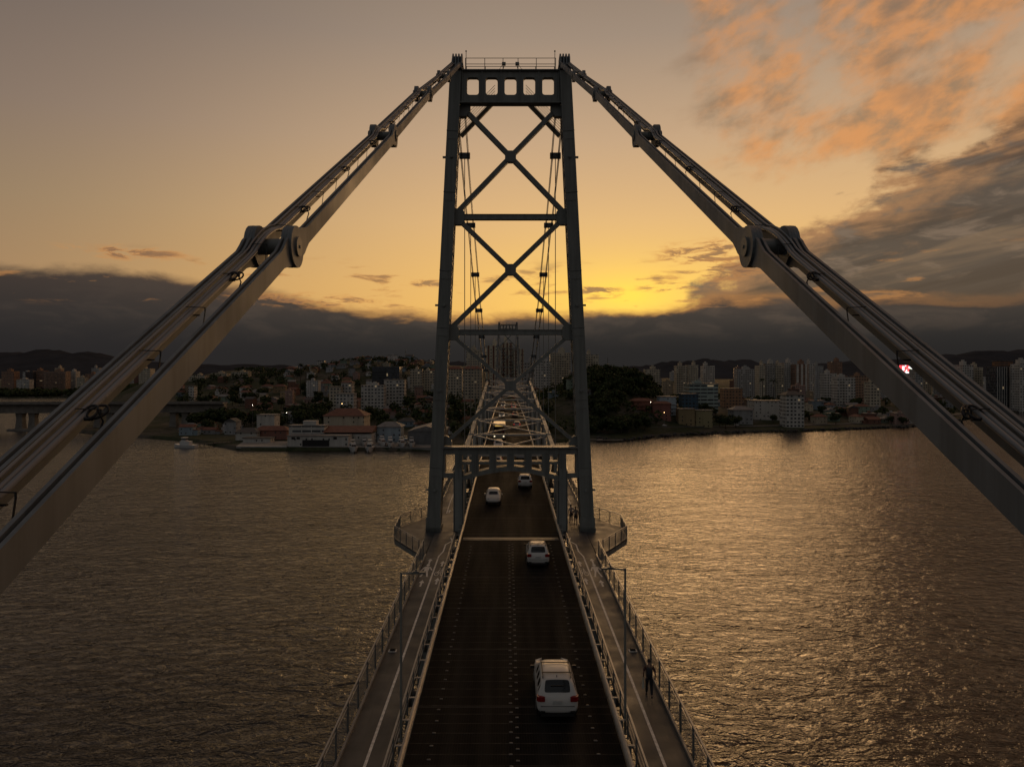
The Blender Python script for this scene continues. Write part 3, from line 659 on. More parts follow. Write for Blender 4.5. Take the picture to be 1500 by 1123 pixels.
for s in (-1, 1):
    m = MB()                                            # main-span chain as the part itself
    nodes = [(TY + 1, 74.3)] + [(TY + PAN * i, chz(TY + PAN * i)) for i in range(1, 26)] + [(FY + 1, 74.3)]
    for i in range(len(nodes) - 1):
        k = i % 2
        for c in (4.68, 5.42):
            for e in ((-.08, .027), (-.027, .08))[k]: eyebar(m, s * (c + e), nodes[i], nodes[i + 1], .05, .17, .36)
    for (y, z) in nodes[1:-1]: m.tube((s * 4.5, y, z), (s * 5.6, y, z), .17, 10)
    for i in range(1, 26):
        if i % 1 == 0: m.bx(s * 4.45, s * 5.65, nodes[i][0] - .22, nodes[i][0] + .22, nodes[i][1] - .3, nodes[i][1] + .3)
    ch = m.build('eyebar_chain', M['chain'], bridge)
    # backstay seen beside the camera
    for i in range(len(PINS) - 1):
        k = (i + 1) % 2
        for c in (4.68, 5.42):
            for e in ((-.08, .027), (-.027, .08))[k]:
                b = MB(); eyebar(b, s * (c + e), PINS[i], PINS[i + 1], .05, .174, .425); b.build('eyebar', M['chain'], ch)
        if i: 
            p = MB(); y, z = PINS[i]
            p.tube((s * 4.57, y, z), (s * 5.55, y, z), .165, 20); p.tube((s * 4.6, y, z), (s * 4.53, y, z), .2, 20); p.tube((s * 4.53, y, z), (s * 4.51, y, z), .035, 8); p.tube((s * 5.52, y, z), (s * 5.62, y, z), .2, 20)
            p.build('pin', M['steel'], ch)
    # far backstay
    m = MB()
    for e in (4.72, 5.36): m.beam((s * e, FY + 1, 74.3), (s * e, FY + 95, 30.5), .14, .34)
    m.build('far_backstay', M['chain'], ch)
    # conduits clipped along the outer bars
    d = []
    for (y, z) in PINS: d.append((y, z))
    def at(y):
        for (a, b) in zip(PINS[:-1], PINS[1:]):
            if b[0] <= y <= a[0]: f = (y - b[0]) / (a[0] - b[0]); return b[1] + (a[1] - b[1]) * f
        return PINS[-1][1]
    def lift(y):        # pipes rise over the eyebar heads
        return max([0] + [.13 * max(0, 1 - (abs(y - p[0]) / .8) ** 2) for p in PINS[1:]])
    ysq = sorted(set([round(TY - 1 - .25 * i, 2) for i in range(int((TY + 11) / .25))]))
    for j, (xo, rr_) in enumerate(((5.31, .02), (5.26, .034), (5.18, .036))):
        m = MB(); m.path([(s * xo, y, at(y) + (.20 if j == 0 else .13) + lift(y)) for y in ysq], rr_, 8); m.build('conduit', M['pipe'], ch)
    # clips and black cable loops
    rr = random.Random(11 + s)
    for i in range(44):
        y = TY - 2.4 - 1.42 * i
        if y < 4.5: break
        z = at(y) - .13; u = lift(y)
        b = MB()
        b.beam((s * 5.3, y, z + .33 + u), (s * 5.0, y, z + .32 + u), .02, .012); b.beam((s * 5.0, y, z + .325 + u), (s * 5.0, y, z + .26 + u), .02, .012, up=(0, 1, 0))
        b.bx(s * 5.08, s * 5.28, y - .015, y + .015, z + .19 + u, z + .21 + u)
        if i % 3 == 0:
            a0 = rr.uniform(0, 6)
            for q in range(2): b.path([(s * (5.12 - q * .06) + .085 * math.cos(a), y + .08 * math.sin(a * 1.0 + q) + q * .05, z + .29 + u + .075 * math.sin(a + q * .3)) for a in [a0 + 2 * math.pi * k / 14 for k in range(15)]], .016, 5)
            b.path([(s * 5.03, y, z + .3 + u), (s * 4.98, y + .02, z + .18), (s * 5.0, y - .06, z + .02), (s * 5.02, y - rr.uniform(.0, .16), z - rr.uniform(.06, .22))], .013, 5)
        else:
            b.beam((s * 5.0, y, z + .26 + u), (s * 5.03, y - .02, z - .04), .01, .022, up=(0, 1, 0)); b.ball((s * 5.03, y - .02, z - .05), .018, 6, 4)
        b.build('cable_clip', M['black'], ch)
# --- stiffening trusses of the main span with lateral bracing on top
def ttop(y):
    n = (y - TY) / PAN
    n = min(n, 26 - n)
    return 35.3 + 7.9 * max(0, n - 0.3) / 7.6 if n <= 8 else chz(y)
TN = [TY + PAN * i for i in range(27)]
for s in (-1, 1):
    m = MB(); x = s * 5.05
    for i in range(1, 25):
        a, b = TN[i], TN[i + 1]
        if i < 8 or i >= 18:
            m.beam((x, a, ttop(a)), (x, b, ttop(b)), .5, .45)
        m.beam((x, a, zd(a) - 1.2), (x, b, zd(b) - 1.2), .5, .5)
    tr = m.build('stiffening_truss', M['steel_mid'], bridge)
    for i in range(1, 26):
        y = TN[i]; v = MB(); v.beam((x, y, zd(y) - 1.2), (x, y, ttop(y)), .34, .34); v.bx(x - .3, x + .3, y - .45, y + .45, ttop(y) - .28, ttop(y) + .28) if i < 9 else None
        v.build('vertical', M['steel_mid'], tr)
        if i < 25:
            d_ = MB(); y2 = TN[i + 1]
            if i % 2: d_.beam((x, y, ttop(y)), (x, y2, zd(y2) - 1.2), .3, .28)
            else: d_.beam((x, y, zd(y) - 1.2), (x, y2, ttop(y2)), .3, .28)
            d_.build('diagonal', M['steel_mid'], tr)
    # hangers between chain and truss
    for i in list(range(1, 8)) + list(range(19, 26)):
        y = TN[i]; h = MB()
        for dy in (-.12, .12): h.tube((x, y + dy, ttop(y)), (x, y + dy, nodes[i][1] - .2), .035, 6)
        h.build('hanger', M['steel'], bridge)
M['strutsheen'] = mat('sunset_sheen_strut', (0.40, 0.38, 0.35), 0.4, 0.1, 0.2, 1.5)  # lighter colour paints the sunset sheen on the lateral struts
lat = MB(); lat.beam((-5.05, TN[1], ttop(TN[1])), (5.05, TN[1], ttop(TN[1])), .3, .3)
lat = lat.build('lateral_bracing', M['strutsheen'], bridge)
for i in range(1, 26):
    y = TN[i]
    if i > 1:
        b = MB(); b.beam((-5.05, y, ttop(y) + .1), (5.05, y, ttop(y) + .1), .26, .26); b.build('lateral_strut', M['strutsheen'], lat)
    if i < 25:
        y2 = TN[i + 1]
        for s in (-1, 1):
            b = MB(); b.beam((-s * 5.05, y, ttop(y) - .1 * s), (s * 5.05, y2, ttop(y2) - .1 * s), .14, .14); b.build('lateral_diagonal', M['strutsheen'], lat)
# --- deck steel under road and paths
m = MB()
for x in (-7.0, -4.6, 0, 4.6, 7.0):
    m.ribbon([(x - .15, -.3), (x + .15, -.3), (x + .15, -1.1), (x - .15, -1.1)], span(YA, YB, 13), zd)
for y in span(-50, FY + 60, 6.53): m.bx(-7.3, 7.3, y - .1, y + .1, zd(y) - 1.0, zd(y) - .28)
m.build('deck_girder', M['steel'], bridge)
for k, y in enumerate(list(range(-40, 60, 50)) + list(range(int(FY) + 45, 620, 42))):
    m = MB()
    for s in (-1, 1): m.beam((s * 5, y, -3), (s * 5, y, zd(y) - 1.1), 1.0, 1.0)
    m.bx(-6, 6, y - .6, y + .6, zd(y) - 2.2, zd(y) - 1.1); m.build('trestle_leg', M['steel'], bridge)
# --- railings: each a thing with rail, posts and mesh panels
def xs_off(f): return f
def railing(name, label, cat, s, xf, y0, y1, height, rails, step, postw, post_mat, rail_mat, mesh=None, base=0.12, npost=60, kerb=None, tip=None):
    root = empty(name, (s * xf(y0), y0, zd(y0)), 0, label, cat)
    ys = span(y0, y1, 2.2)
    for h, hw, hh in rails:
        m = MB(); m.ribbon([(-hw, h - hh), (hw, h - hh), (hw, h + hh), (-hw, h + hh)], ys, lambda y: zd(y) + base, lambda y: s * xf(y)); m.build('rail', rail_mat, root)
    n = int((y1 - y0) / step); far = MB()
    for i in range(n + 1):
        y = y0 + step * i; x = s * xf(y); z = zd(y) + base
        m = MB() if i < npost else far
        m.bx(x - postw, x + postw, y - postw, y + postw, z - .15, z + height)
        if tip: m.bx(x + s * tip[0], x + s * tip[1], y - .05, y + .05, z + tip[2], z + tip[2] + .03, 1)
        if i < npost: m.build('post', [post_mat, M['rail']], root)
    if far.v: tag(far.build('post', [post_mat, M['rail']], root), kind='stuff')
    if mesh:
        m = MB(); a, b = mesh
        for h in [a + (b - a) * k / 8 for k in range(9)]:
            m.ribbon([(-.006, h - .006), (.006, h - .006), (.006, h + .006), (-.006, h + .006)], ys, lambda y: zd(y) + base, lambda y: s * xf(y))
        y = y0
        while y < min(y1, 130):
            x = s * xf(y); z = zd(y) + base; m.bx(x - .006, x + .006, y - .006, y + .006, z + a, z + b); y += .17
        m.build('mesh_panel', M['galvd'], root)
    if kerb:
        m = MB(); m.ribbon([(-.05, -.1), (.05, -.1), (.05, kerb), (-.05, kerb)], ys, lambda y: zd(y) + base, lambda y: s * (xf(y) - .16)); m.build('kerb_strip', M['rail'], root)
    return root
EAST = {-1: 'along the empty footpath', 1: 'along the footpath with the walkers'}
for s in (-1, 1):
    e = EAST[s]
    # W-profile guard rail at the roadway edge
    g = empty('guard_rail', (s * 4.36, -20, zd(-20)), 0, 'continuous pale steel guard rail between roadway and post row ' + e, 'guard rail')
    m = MB(); pr = [(-.02, .42), (.05, .46), (.05, .54), (-.02, .58), (.05, .62), (.05, .70), (-.02, .76), (-.10, .76), (-.10, .42)]
    m.ribbon([(-s * a, b) for a, b in pr], span(-20, 430, 3.3), zd, lambda y: s * 4.36); m.build('rail', M['rail'] if s < 0 else mat('worn_guard_rail', (0.32, 0.31, 0.29), .45, .3, .25, 1.5), g)
    far = MB(); n = 0
    for i in range(226):
        y = -20 + 2.0 * i; m = MB() if 20 < y < 150 else far
        m.bx(s * 4.47, s * 4.60, y - .06, y + .06, zd(y) - .2, zd(y) + .74); m.bx(s * 4.44, s * 4.72, y - .07, y + .07, zd(y) + .74, zd(y) + .775, 1)
        if m is not far: m.build('post', [M['galvd'], M['rail']], g)
    tag(far.build('post', [M['galvd'], M['rail']], g), kind='stuff')
    railing('hand_rail', 'slim steel hand rail between guard rail and footpath, ' + e, 'railing', s, lambda y: wx(y)[0] - .08, -20.0, 61.0, 1.08, [(1.08, .04, .03), (.75, .01, .01), (.42, .01, .01)], 2.0, .035, M['galvd'], M['rail'], base=.1, npost=42)
    railing('hand_rail', 'hand rail beyond the tower between truss and path, ' + e, 'railing', s, lambda y: wx(y)[0] - .08, 68.5, 400.0, 1.08, [(1.08, .04, .03), (.6, .02, .02)], 2.0, .035, M['galvd'], M['rail'], base=.1, npost=30)
    railing('mesh_fence', 'wire mesh outer fence on the near span ' + e, 'fence', s, lambda y: 7.12, -20.0, 57.9, 1.25, [(1.25, .035, .03), (1.02, .02, .02)], 2.1, .04, M['galvd'], M['rail'], (.1, 1.0), kerb=.12, npost=40)
    railing('mesh_fence', 'wire mesh outer fence beyond the tower ' + e, 'fence', s, lambda y: wx(y)[1] + .14, 73.4, 400.0, 1.25, [(1.25, .035, .03), (1.02, .02, .02)], 2.1, .04, M['galvd'], M['rail'], (.1, 1.0), kerb=.12, npost=30)
# --- street lamps on the near span
for s, d_ in ((-1, 29.6), (1, 30.2)):
    z = zd(d_); x = s * 4.72
    lp = empty('street_lamp', (x, d_, z), 0, 'tall grey lamp post with short arm over ' + ('the empty footpath side' if s < 0 else 'the lane of the white off-roader'), 'street lamp', 'lamp posts on the near span')
    m = MB(); m.tube((x, d_, z + .1), (x, d_, z + 7.1), .058, 12, .045); m.bx(x - .14, x + .14, d_ - .14, d_ + .14, z + .1, z + .14); m.build('pole', M['steel'], lp)
    m = MB(); m.tube((x, d_, z + 7.04), (x - s * .55, d_, z + 7.08), .035, 8); m.build('arm', M['steel_mid'], lp)
    m = MB(); m.bx(x - s * .45, x - s * 1.02, d_ - .12, d_ + .12, z + 7.06, z + 7.13); m.bx(x - s * .5, x - s * .75, d_ - .1, d_ + .1, z + 7.13, z + 7.17); m.tube((x - s * .62, d_, z + 7.17), (x - s * .62, d_, z + 7.23), .04, 8); m.build('lamp_head', M['galvd'], lp)
# floor box beside the path
for s in (-1, 1):
    m = MB(); y = 38.7; x = s * 6.55; z = zd(y) + .12
    m.bx(x - .22, x + .22, y - .16, y + .16, z, z + .03); m.prism([(x - .16, z + .03), (x + .16, z + .03), (x + .1, z + .16), (x - .1, z + .16)], 'y', y - .1, y + .1, 1)
    o = m.build('floor_light', [M['white'], M['black']]); tag(o, 'small floor light box on the footpath near the lamp post, ' + ('on the walkers side' if s > 0 else 'on the empty path'), 'floor light')
# small warm lamps along the main-span footpaths
for s in (-1, 1):
    for i, y in enumerate((83, 97, 112, 131, 150)):
        z = zd(y); x = s * 5.42
        lp = empty('path_lamp', (x, y, z), 0, 'tiny lit lamp on a short post beside the truss, ' + ('along the empty footpath' if s < 0 else 'along the walkers footpath'), 'path lamp', 'lamps along the ' + ('empty' if s < 0 else 'walkers') + ' path')
        m = MB(); m.tube((x, y, z), (x, y, z + 3.2), .05, 6); m.build('post', M['galvd'], lp)
        m = MB(); m.ball((x, y, z + 3.3), .09, 8, 5); m.build('bulb', M['lampwarm'], lp)
# ------------------------------------------------------------------ land across the bay
SH = [(-1900, 1330), (-850, 1376), (-640, 1050), (-440, 690), (-349, 560), (-249, 498), (-206, 470), (-158, 419), (-42, 419), (0, 446), (34, 470), (57, 492), (80, 480), (104, 509), (160, 540), (235, 561), (340, 602), (421, 672), (578, 821), (640, 870), (900, 1180), (1900, 1500)]
def shore(x):
    for (a, b) in zip(SH[:-1], SH[1:]):
        if a[0] <= x <= b[0]: return a[1] + (b[1] - a[1]) * (x - a[0]) / (b[0] - a[0])
    return SH[0][1] if x < SH[0][0] else SH[-1][1]
def G(x, y, cx, cy, rx, ry): return math.exp(-(((x - cx) / rx) ** 2 + ((y - cy) / ry) ** 2))
def sm(a, b, x): t = min(1, max(0, (x - a) / (b - a))); return t * t * (3 - 2 * t)
def hland(x, y):
    t = y - shore(x)
    if t < 0: return max(-4.0, 1.5 + t * 0.9)
    flat = 85 if x < 0 else 12
    h = 1.7 + 9 * sm(flat, flat + 130, t) + 12 * sm(150, 900, t)
    h += 46 * G(x, y, -195, 1060, 165, 200) * 1.0
    h += 30 * G(x, y, -430, 1100, 90, 150) + 22 * G(x, y, -560, 1150, 60, 120) + 20 * G(x, y, -60, 1200, 60, 120)
    h += 30 * G(x, y, 92, 640, 52, 75) * sm(0, 60, t)
    h += 10 * G(x, y, 30, 560, 60, 60) * sm(0, 60, t)
    h += 14 * G(x, y, 330, 1500, 160, 240) + 8 * G(x, y, 60, 820, 150, 150)
    if x > 60: h -= 4 * sm(150, 300, t) * (1 - sm(500, 900, t))
    return h
def land_mat():
    m = bpy.data.materials.new('land_cover'); m.use_nodes = True
    t = NT(m.node_tree); t.t.nodes.clear()
    out = t.n('ShaderNodeOutputMaterial'); b = t.n('ShaderNodeBsdfPrincipled'); t.l.new(b.outputs[0], out.inputs[0])
    tc = t.n('ShaderNodeTexCoord').outputs['Object']
    a = t.noise(tc, 0.02, 6, 0.6); c_ = t.noise(tc, 0.16, 5, 0.65); e = t.noise(tc, 0.9, 4)
    c = t.mix(t.smooth(a, 0.42, 0.58), (0.035, 0.042, 0.022), (0.075, 0.068, 0.055))
    c = t.mix(t.smooth(c_, 0.52, 0.6), c, (0.02, 0.028, 0.014))
    c = t.mix(1.0, c, t.ramp(e, [(0.3, 0.7), (0.7, 1.25)]), 'MULTIPLY')
    t.set(b, 'Base Color', c); t.set(b, 'Roughness', 0.95); t.set(b, 'Specular IOR Level', 0.1)
    return m
M['land'] = land_mat()
mb = MB()
xs = [-1900 + 25 * i for i in range(49)] + [-675 + 8 * i for i in range(176)] + [733 + 25 * i for i in range(47)]
nv = 0; ts = [-6, -2, 0, 6, 14, 24, 36, 50, 66, 85, 105, 125, 150, 175, 200, 230, 260, 290, 320, 360, 400, 440, 480, 530, 580, 640, 700, 760, 830, 900, 1000, 1200, 1500, 2000, 3000]
vs = []
for x in xs:
    s0 = shore(x)
    for tt in ts:
        y = s0 + tt; vs.append((x, y, hland(x, y) + (rnd.uniform(-.4, .4) if tt > 100 else 0)))
k = len(ts); fs = []
for i in range(len(xs) - 1):
    for j in range(k - 1): fs.append((i * k + j, (i + 1) * k + j, (i + 1) * k + j + 1, i * k + j + 1))
mb.add(vs, fs, 0, True); tag(mb.build('terrain', M['land'], fix=False), kind='structure')
# distant mountains, solid ridges
M['hill'] = mat('hazed_hill', (0.045, 0.047, 0.053), 1.0, 0, 0.25, 0.004, spec=0.0)  # distance haze is put into this grey-blue base colour
def ridge(name, pts, d, depth, seed):
    rr = random.Random(seed); vs = []; n = 90; rows = [(-1, 0), (-.7, .35), (-.4, .72), (-.15, .95), (0, 1), (.2, .9), (.6, .5), (1, 0)]
    w = [rr.uniform(0, 6) for _ in range(4)]
    for i in range(n + 1):
        u = pts[0][0] + (pts[-1][0] - pts[0][0]) * i / n
        for (a, b) in zip(pts[:-1], pts[1:]):
            if a[0] <= u <= b[0]: f = (u - a[0]) / (b[0] - a[0]); v = a[1] + (b[1] - a[1]) * (f * f * (3 - 2 * f)); break
        h = pz(v, d); x = px(u, d)
        h *= 1 + .05 * math.sin(u * .11 + w[0]) + .03 * math.sin(u * .31 + w[1]) + .015 * math.sin(u * .83 + w[2])
        for (a, b) in rows: vs.append((x, d + a * depth, max(-3, h * b + (rr.uniform(-.03, .03) * h if 0 < b < 1 else 0))))
    m = MB(); k = len(rows)
    m.add(vs, [(i * k + j, (i + 1) * k + j, (i + 1) * k + j + 1, i * k + j + 1) for i in range(n) for j in range(k - 1)], 0, True)
    tag(m.build(name, M['hill'], fix=False), kind='structure')
ridge('mountain', [(1120, 549), (1200, 533), (1260, 528), (1330, 526), (1400, 519), (1450, 515), (1500, 514), (1560, 517), (1640, 530), (1750, 548)], 7600, 1500, 1)
ridge('mountain', [(-200, 540), (-60, 520), (20, 517), (80, 514), (140, 518), (200, 528), (280, 534), (400, 534), (480, 545), (560, 549)], 8800, 1500, 2)
ridge('mountain', [(820, 549), (880, 544), (950, 534), (1000, 528), (1050, 527), (1085, 528), (1120, 537), (1180, 546), (1240, 549)], 3900, 700, 3)
ridge('mountain', [(540, 549), (600, 538), (650, 527), (700, 533), (760, 540), (820, 544), (900, 549)], 5600, 900, 4)
# ------------------------------------------------------------------ facades
def facade(name, fh=3.0, bw=3.0, wy=(0.32, 0.78), wx_=(0.22, 0.78), glass=(0.018, 0.02, 0.022), band=None, drop=0.12):
    m = bpy.data.materials.new(name); m.use_nodes = True
    t = NT(m.node_tree); t.t.nodes.clear()
    out = t.n('ShaderNodeOutputMaterial'); b = t.n('ShaderNodeBsdfPrincipled'); t.l.new(b.outputs[0], out.inputs[0])
    tc = t.n('ShaderNodeTexCoord'); s = t.n('ShaderNodeSeparateXYZ'); t.l.new(tc.outputs['Object'], s.inputs[0])
    nr = t.n('ShaderNodeSeparateXYZ'); t.l.new(tc.outputs['Normal'], nr.inputs[0])
    side = t.math('GREATER_THAN', t.math('ABSOLUTE', nr.outputs[0]), 0.6)
    u = t.math('ADD', t.math('MULTIPLY', s.outputs[1], side), t.math('MULTIPLY', s.outputs[0], t.math('SUBTRACT', 1.0, side)))
    fu = t.math('FRACT', t.math('ADD', t.math('MULTIPLY', u, 1 / bw), 0.5)); fv = t.math('FRACT', t.math('MULTIPLY', s.outputs[2], 1 / fh))
    iu = t.math('FLOOR', t.math('ADD', t.math('MULTIPLY', u, 1 / bw), 0.5)); iv = t.math('FLOOR', t.math('MULTIPLY', s.outputs[2], 1 / fh))
    wn = t.n('ShaderNodeTexWhiteNoise', noise_dimensions='3D'); t.l.new(t.comb(iu, iv, side), wn.inputs['Vector'])
    a = t.math('MULTIPLY', t.math('GREATER_THAN', fu, wx_[0]), t.math('LESS_THAN', fu, wx_[1]))
    c = t.math('MULTIPLY', t.math('GREATER_THAN', fv, wy[0]), t.math('LESS_THAN', fv, wy[1]))
    a = t.math('MULTIPLY', a, t.math('GREATER_THAN', wn.outputs[0], drop))
    w_ = t.math('MULTIPLY', t.math('MULTIPLY', a, c), t.math('LESS_THAN', t.math('ABSOLUTE', nr.outputs[2]), 0.5))
    base = t.n('ShaderNodeObjectInfo').outputs['Color']
    mp = t.n('ShaderNodeMapping', ins={'Scale': (0.5, 0.5, 0.06)}); t.l.new(tc.outputs['Object'], mp.inputs[0])
    wall = t.mix(1.0, base, t.ramp(t.noise(mp.outputs[0], 1.0, 6, 0.65), [(0.3, 0.72), (0.65, 1.08)]), 'MULTIPLY')
    if band: wall = t.mix(t.math('LESS_THAN', fv, 0.14), wall, band)
    gl = t.mix(wn.outputs[0], glass, tuple(v * 3.2 for v in glass))
    col_ = t.mix(w_, wall, gl)
    t.set(b, 'Base Color', col_); t.set(b, 'Roughness', t.math('SUBTRACT', 0.85, t.math('MULTIPLY', w_, 0.6)))
    lit = t.math('MULTIPLY', w_, t.math('GREATER_THAN', wn.outputs[0], 0.9965))
    t.set(b, 'Emission Color', (1.0, 0.72, 0.4)); t.set(b, 'Emission Strength', t.math('MULTIPLY', lit, 0.16))
    return m
M['fac'] = facade('flat_facade'); M['fac2'] = facade('ribbon_facade', 3.2, 6.0, (0.38, 0.80), (0.04, 0.96)); M['fac3'] = facade('narrow_facade', 2.9, 2.3, (0.3, 0.75), (0.3, 0.72))
M['house'] = facade('house_wall', 3.0, 3.4, (0.32, 0.72), (0.34, 0.62), (0.015, 0.015, 0.015), drop=0.5)
M['plain'] = mat('plain_render', rough=0.85, objcol=True, var=0.25, scale=0.25)
M['glassy'] = facade('glass_curtain', 3.6, 1.6, (0.1, 0.92), (0.06, 0.94), (0.012, 0.014, 0.018))
M['tile'] = mat('clay_tile_roof', (0.15, 0.062, 0.04), 0.85, 0, 0.4, 0.5, 0.4)
M['rooft'] = mat('sheet_roof', (0.16, 0.155, 0.15), 0.7, 0, 0.4, 0.3)
M['roofd'] = mat('dark_roof', (0.07, 0.065, 0.06), 0.8, 0, 0.4, 0.3)
CREAM, WHITE, GREY, BROWN, RED = (.42, .37, .28, 1), (.44, .42, .38, 1), (.32, .32, .31, 1), (.25, .15, .10, 1), (.25, .09, .06, 1)
FOOT = []
def base_at(x, y, r):
    return min(hland(x - r, y), hland(x + r, y), hland(x, y + r), hland(x, y - r), hland(x, y)) - .3
def block(u0, u1, vt, d, color, label, style='fac', depth=None, parts=('tank',), pil=None, bal=None, rz=0.0, cat='apartment block', name='apartment_block', base=None, group=None, roofc=None, vb=None):
    x0, x1 = px(u0, d), px(u1, d); W = x1 - x0; D = depth or max(9, min(22, W * .8)); y = d + D / 2; x = (x0 + x1) / 2
    z0 = base if base is not None else base_at(x, y, max(W, D) / 2); z1 = pz(vt, d); H = z1 - z0
    FOOT.append((x, y, max(W, D) * .62))
    root = empty(name, (x, y, z0), rz, label, cat, group)
    k = D / 2; h = W / 2
    m = MB(); m.bx(-h, h, -k, k, 0, H); m.bx(-h - .15, h + .15, -k - .15, k + .15, H, H + .5) if W > 8 else None
    o = m.build('wall', M[style], root, local=True); o.color = color
    cr = rnd.Random if False else None
    if 'tank' in parts:
        m = MB(); a = W * rnd.uniform(.2, .34); c = rnd.uniform(-.2, .2) * W
        m.bx(c - a / 2, c + a / 2, -k * .5, k * .5, H + .5, H + .5 + min(5, max(2.2, H * .09))); m.bx(c - a * .2, c + a * .2, -k * .25, k * .25, H + .5, H + .5 + min(7, max(3.4, H * .13)))
        o = m.build('roof_tank', M['plain'], root, local=True); o.color = tuple(v * .9 for v in color[:3]) + (1,)
    if 'mast' in parts:
        m = MB(); m.tube((0, 0, H), (0, 0, H + 9), .12, 5); m.build('roof_mast', M['galvd'], root, local=True)
    if 'hip' in parts:
        m = MB(); e = 1.0; q = min(h, k) * .6
        m.add([(-h - e, -k - e, H + .45), (h + e, -k - e, H + .45), (h + e, k + e, H + .45), (-h - e, k + e, H + .45), (-h + q, 0, H + q * .7 + .5), (h - q, 0, H + q * .7 + .5)], [(0, 1, 5, 4), (1, 2, 5), (2, 3, 4, 5), (3, 0, 4), (3, 2, 1, 0)])
        m.build('roof', M[roofc or 'tile'], root, local=True)
    if 'flat' in parts:
        m = MB(); m.bx(-h - .5, h + .5, -k - .5, k + .5, H + .5, H + .9); m.build('roof', M[roofc or 'rooft'], root, local=True)
    if pil:
        n, wd, pc = pil
        for i in range(n):
            m = MB(); c = -h + W * (i + .5) / n; m.bx(c - wd * W / 2, c + wd * W / 2, -k - .7, -k - .151, 0, H + .6)
            o = m.build('pilaster', M['plain'], root, local=True); o.color = pc
    if bal:
        n = max(2, int(H / 3.0)); f0, f1 = bal
        for i in range(1, n):
            m = MB(); m.bx(-h + W * f0, -h + W * f1, -k - 1.1, -k - .151, i * 3.0 - .1, i * 3.0 + .05); m.bx(-h + W * f0, -h + W * f1, -k - 1.1, -k - 1.0, i * 3.0 + .05, i * 3.0 + .95)
            o = m.build('balcony', M['plain'], root, local=True); o.color = tuple(min(1, v * 1.1) for v in color[:3]) + (1,)
    return root
# centre, behind the far tower
block(712, 734, 507, 640, (.52, .46, .34, 1), 'tall cream tower with brown stripes behind one leg of the far bridge tower', 'fac3', 18, ('tank', 'mast'), (3, .10, (.14, .06, .04, 1)))
block(735, 751, 503, 655, (.52, .46, .34, 1), 'tallest cream and brown striped tower between the far bridge tower legs', 'fac3', 18, ('tank',), (3, .11, (.13, .058, .04, 1)))
block(751.5, 766, 512, 648, (.52, .46, .34, 1), 'cream and brown striped tower under the far bridge tower leg', 'fac3', 18, ('tank',), (3, .10, (.14, .06, .04, 1)), rz=.1)
block(683, 705, 513, 900, CREAM, 'pale slab of flats behind the chain before the striped towers', 'fac', 16, ('tank',))
block(655, 677, 541, 760, CREAM, 'cream walk-up flats under a red tiled roof beside the tower leg', 'fac', 14, ('hip',))
block(678, 706, 541, 700, CREAM, 'wide cream flats with a red roof next to the striped towers', 'fac', 14, ('hip',))
block(767, 781, 531, 720, GREY, 'low grey block below the striped towers on the knoll side', 'fac', 14, ('tank',))
block(782, 806, 530, 800, WHITE, 'white slab of flats in front of a paler tall slab', 'fac', 14, ('tank',))
block(806, 836, 517, 900, CREAM, 'long pale slab of flats with balconies seen through the bridge cables', 'fac', 16, ('tank',), bal=(.1, .9))
block(857, 877, 520, 860, CREAM, 'pale balcony tower close beside the bridge leg over the wooded knoll', 'fac', 16, ('tank',), bal=(.05, .5))
# right of the knoll
block(945, 967, 541, 950, CREAM, 'low cream block with a water tank behind the wooded knoll', 'fac', 14, ('tank',))
block(991, 1007, 536, 960, CREAM, 'cream twin tower with dark balconies, first of a pair', 'fac', 15, ('tank',), bal=(.1, .6))
block(1007.5, 1023, 535, 965, CREAM, 'cream twin tower, second of a pair, with plainer side', 'fac3', 15, ('tank',))
block(1030, 1047, 536, 1000, WHITE, 'pale flats with a pointed tank just past the cream twin towers', 'fac', 15, ('tank',))
block(1080, 1112, 541, 1000, GREY, 'long low grey block beside the group of tall slabs', 'fac', 15, ('tank',))
block(1112, 1121, 535, 900, CREAM, 'slim cream end tower opening the row of tall slabs', 'fac3', 16, ('tank',))
block(1121.5, 1137, 533, 905, WHITE, 'white striped tall slab second in the row of slabs', 'fac', 16, ('tank',), (4, .12, (.3, .28, .25, 1)))
block(1137.5, 1148, 535, 900, CREAM, 'cream tall slab in the middle of the row with recessed balconies', 'fac', 16, ('tank',), bal=(.2, .8))
block(1148.5, 1164, 532, 905, WHITE, 'white tall slab fourth in the row with blank end wall', 'fac3', 16, ('tank',))
block(1165, 1184, 534, 890, BROWN, 'brown and white tall slab closing the row of slabs', 'fac', 16, ('tank',), (3, .16, WHITE))
block(1185, 1192, 533, 960, WHITE, 'white tower peeping out behind the brown slab', 'fac', 14, ('tank',))
block(1194, 1206, 536, 1050, GREY, 'grey tower standing back beyond the brown slab', 'fac3', 14, ('tank',))
block(1218, 1234, 530, 1150, BROWN, 'distant brown tower with a dark crown', 'fac', 15, ('tank',))
block(1208, 1226, 547, 850, WHITE, 'white mid-rise below the distant brown tower', 'fac', 14, ('tank',))
block(1227, 1253, 553, 760, WHITE, 'white mid-rise with blue-grey balconies near the chain', 'fac', 15, ('tank',), bal=(.1, .45))
block(1254, 1273, 551, 800, (.3, .19, .12, 1), 'orange-brown flats touching the white mid-rise', 'fac', 14, ('tank',))
block(1274, 1290, 560, 720, CREAM, 'cream low flats behind the near chain bar', 'fac', 12, ('tank',))
block(1298, 1340, 548, 1000, BROWN, 'brown office block carrying the lit advertising screen', 'fac2', 18, ('flat',))
block(1341, 1352, 541, 930, GREY, 'grey tower directly beside the lit advertising screen', 'fac', 15, ('tank',))
block(1346, 1362, 546, 1000, CREAM, 'cream block behind the outer chain bars', 'fac', 15, ('tank',))
block(1377, 1392, 531, 980, GREY, 'slender grey-green tower rising clear above the outer chain', 'fac3', 15, ('tank',))
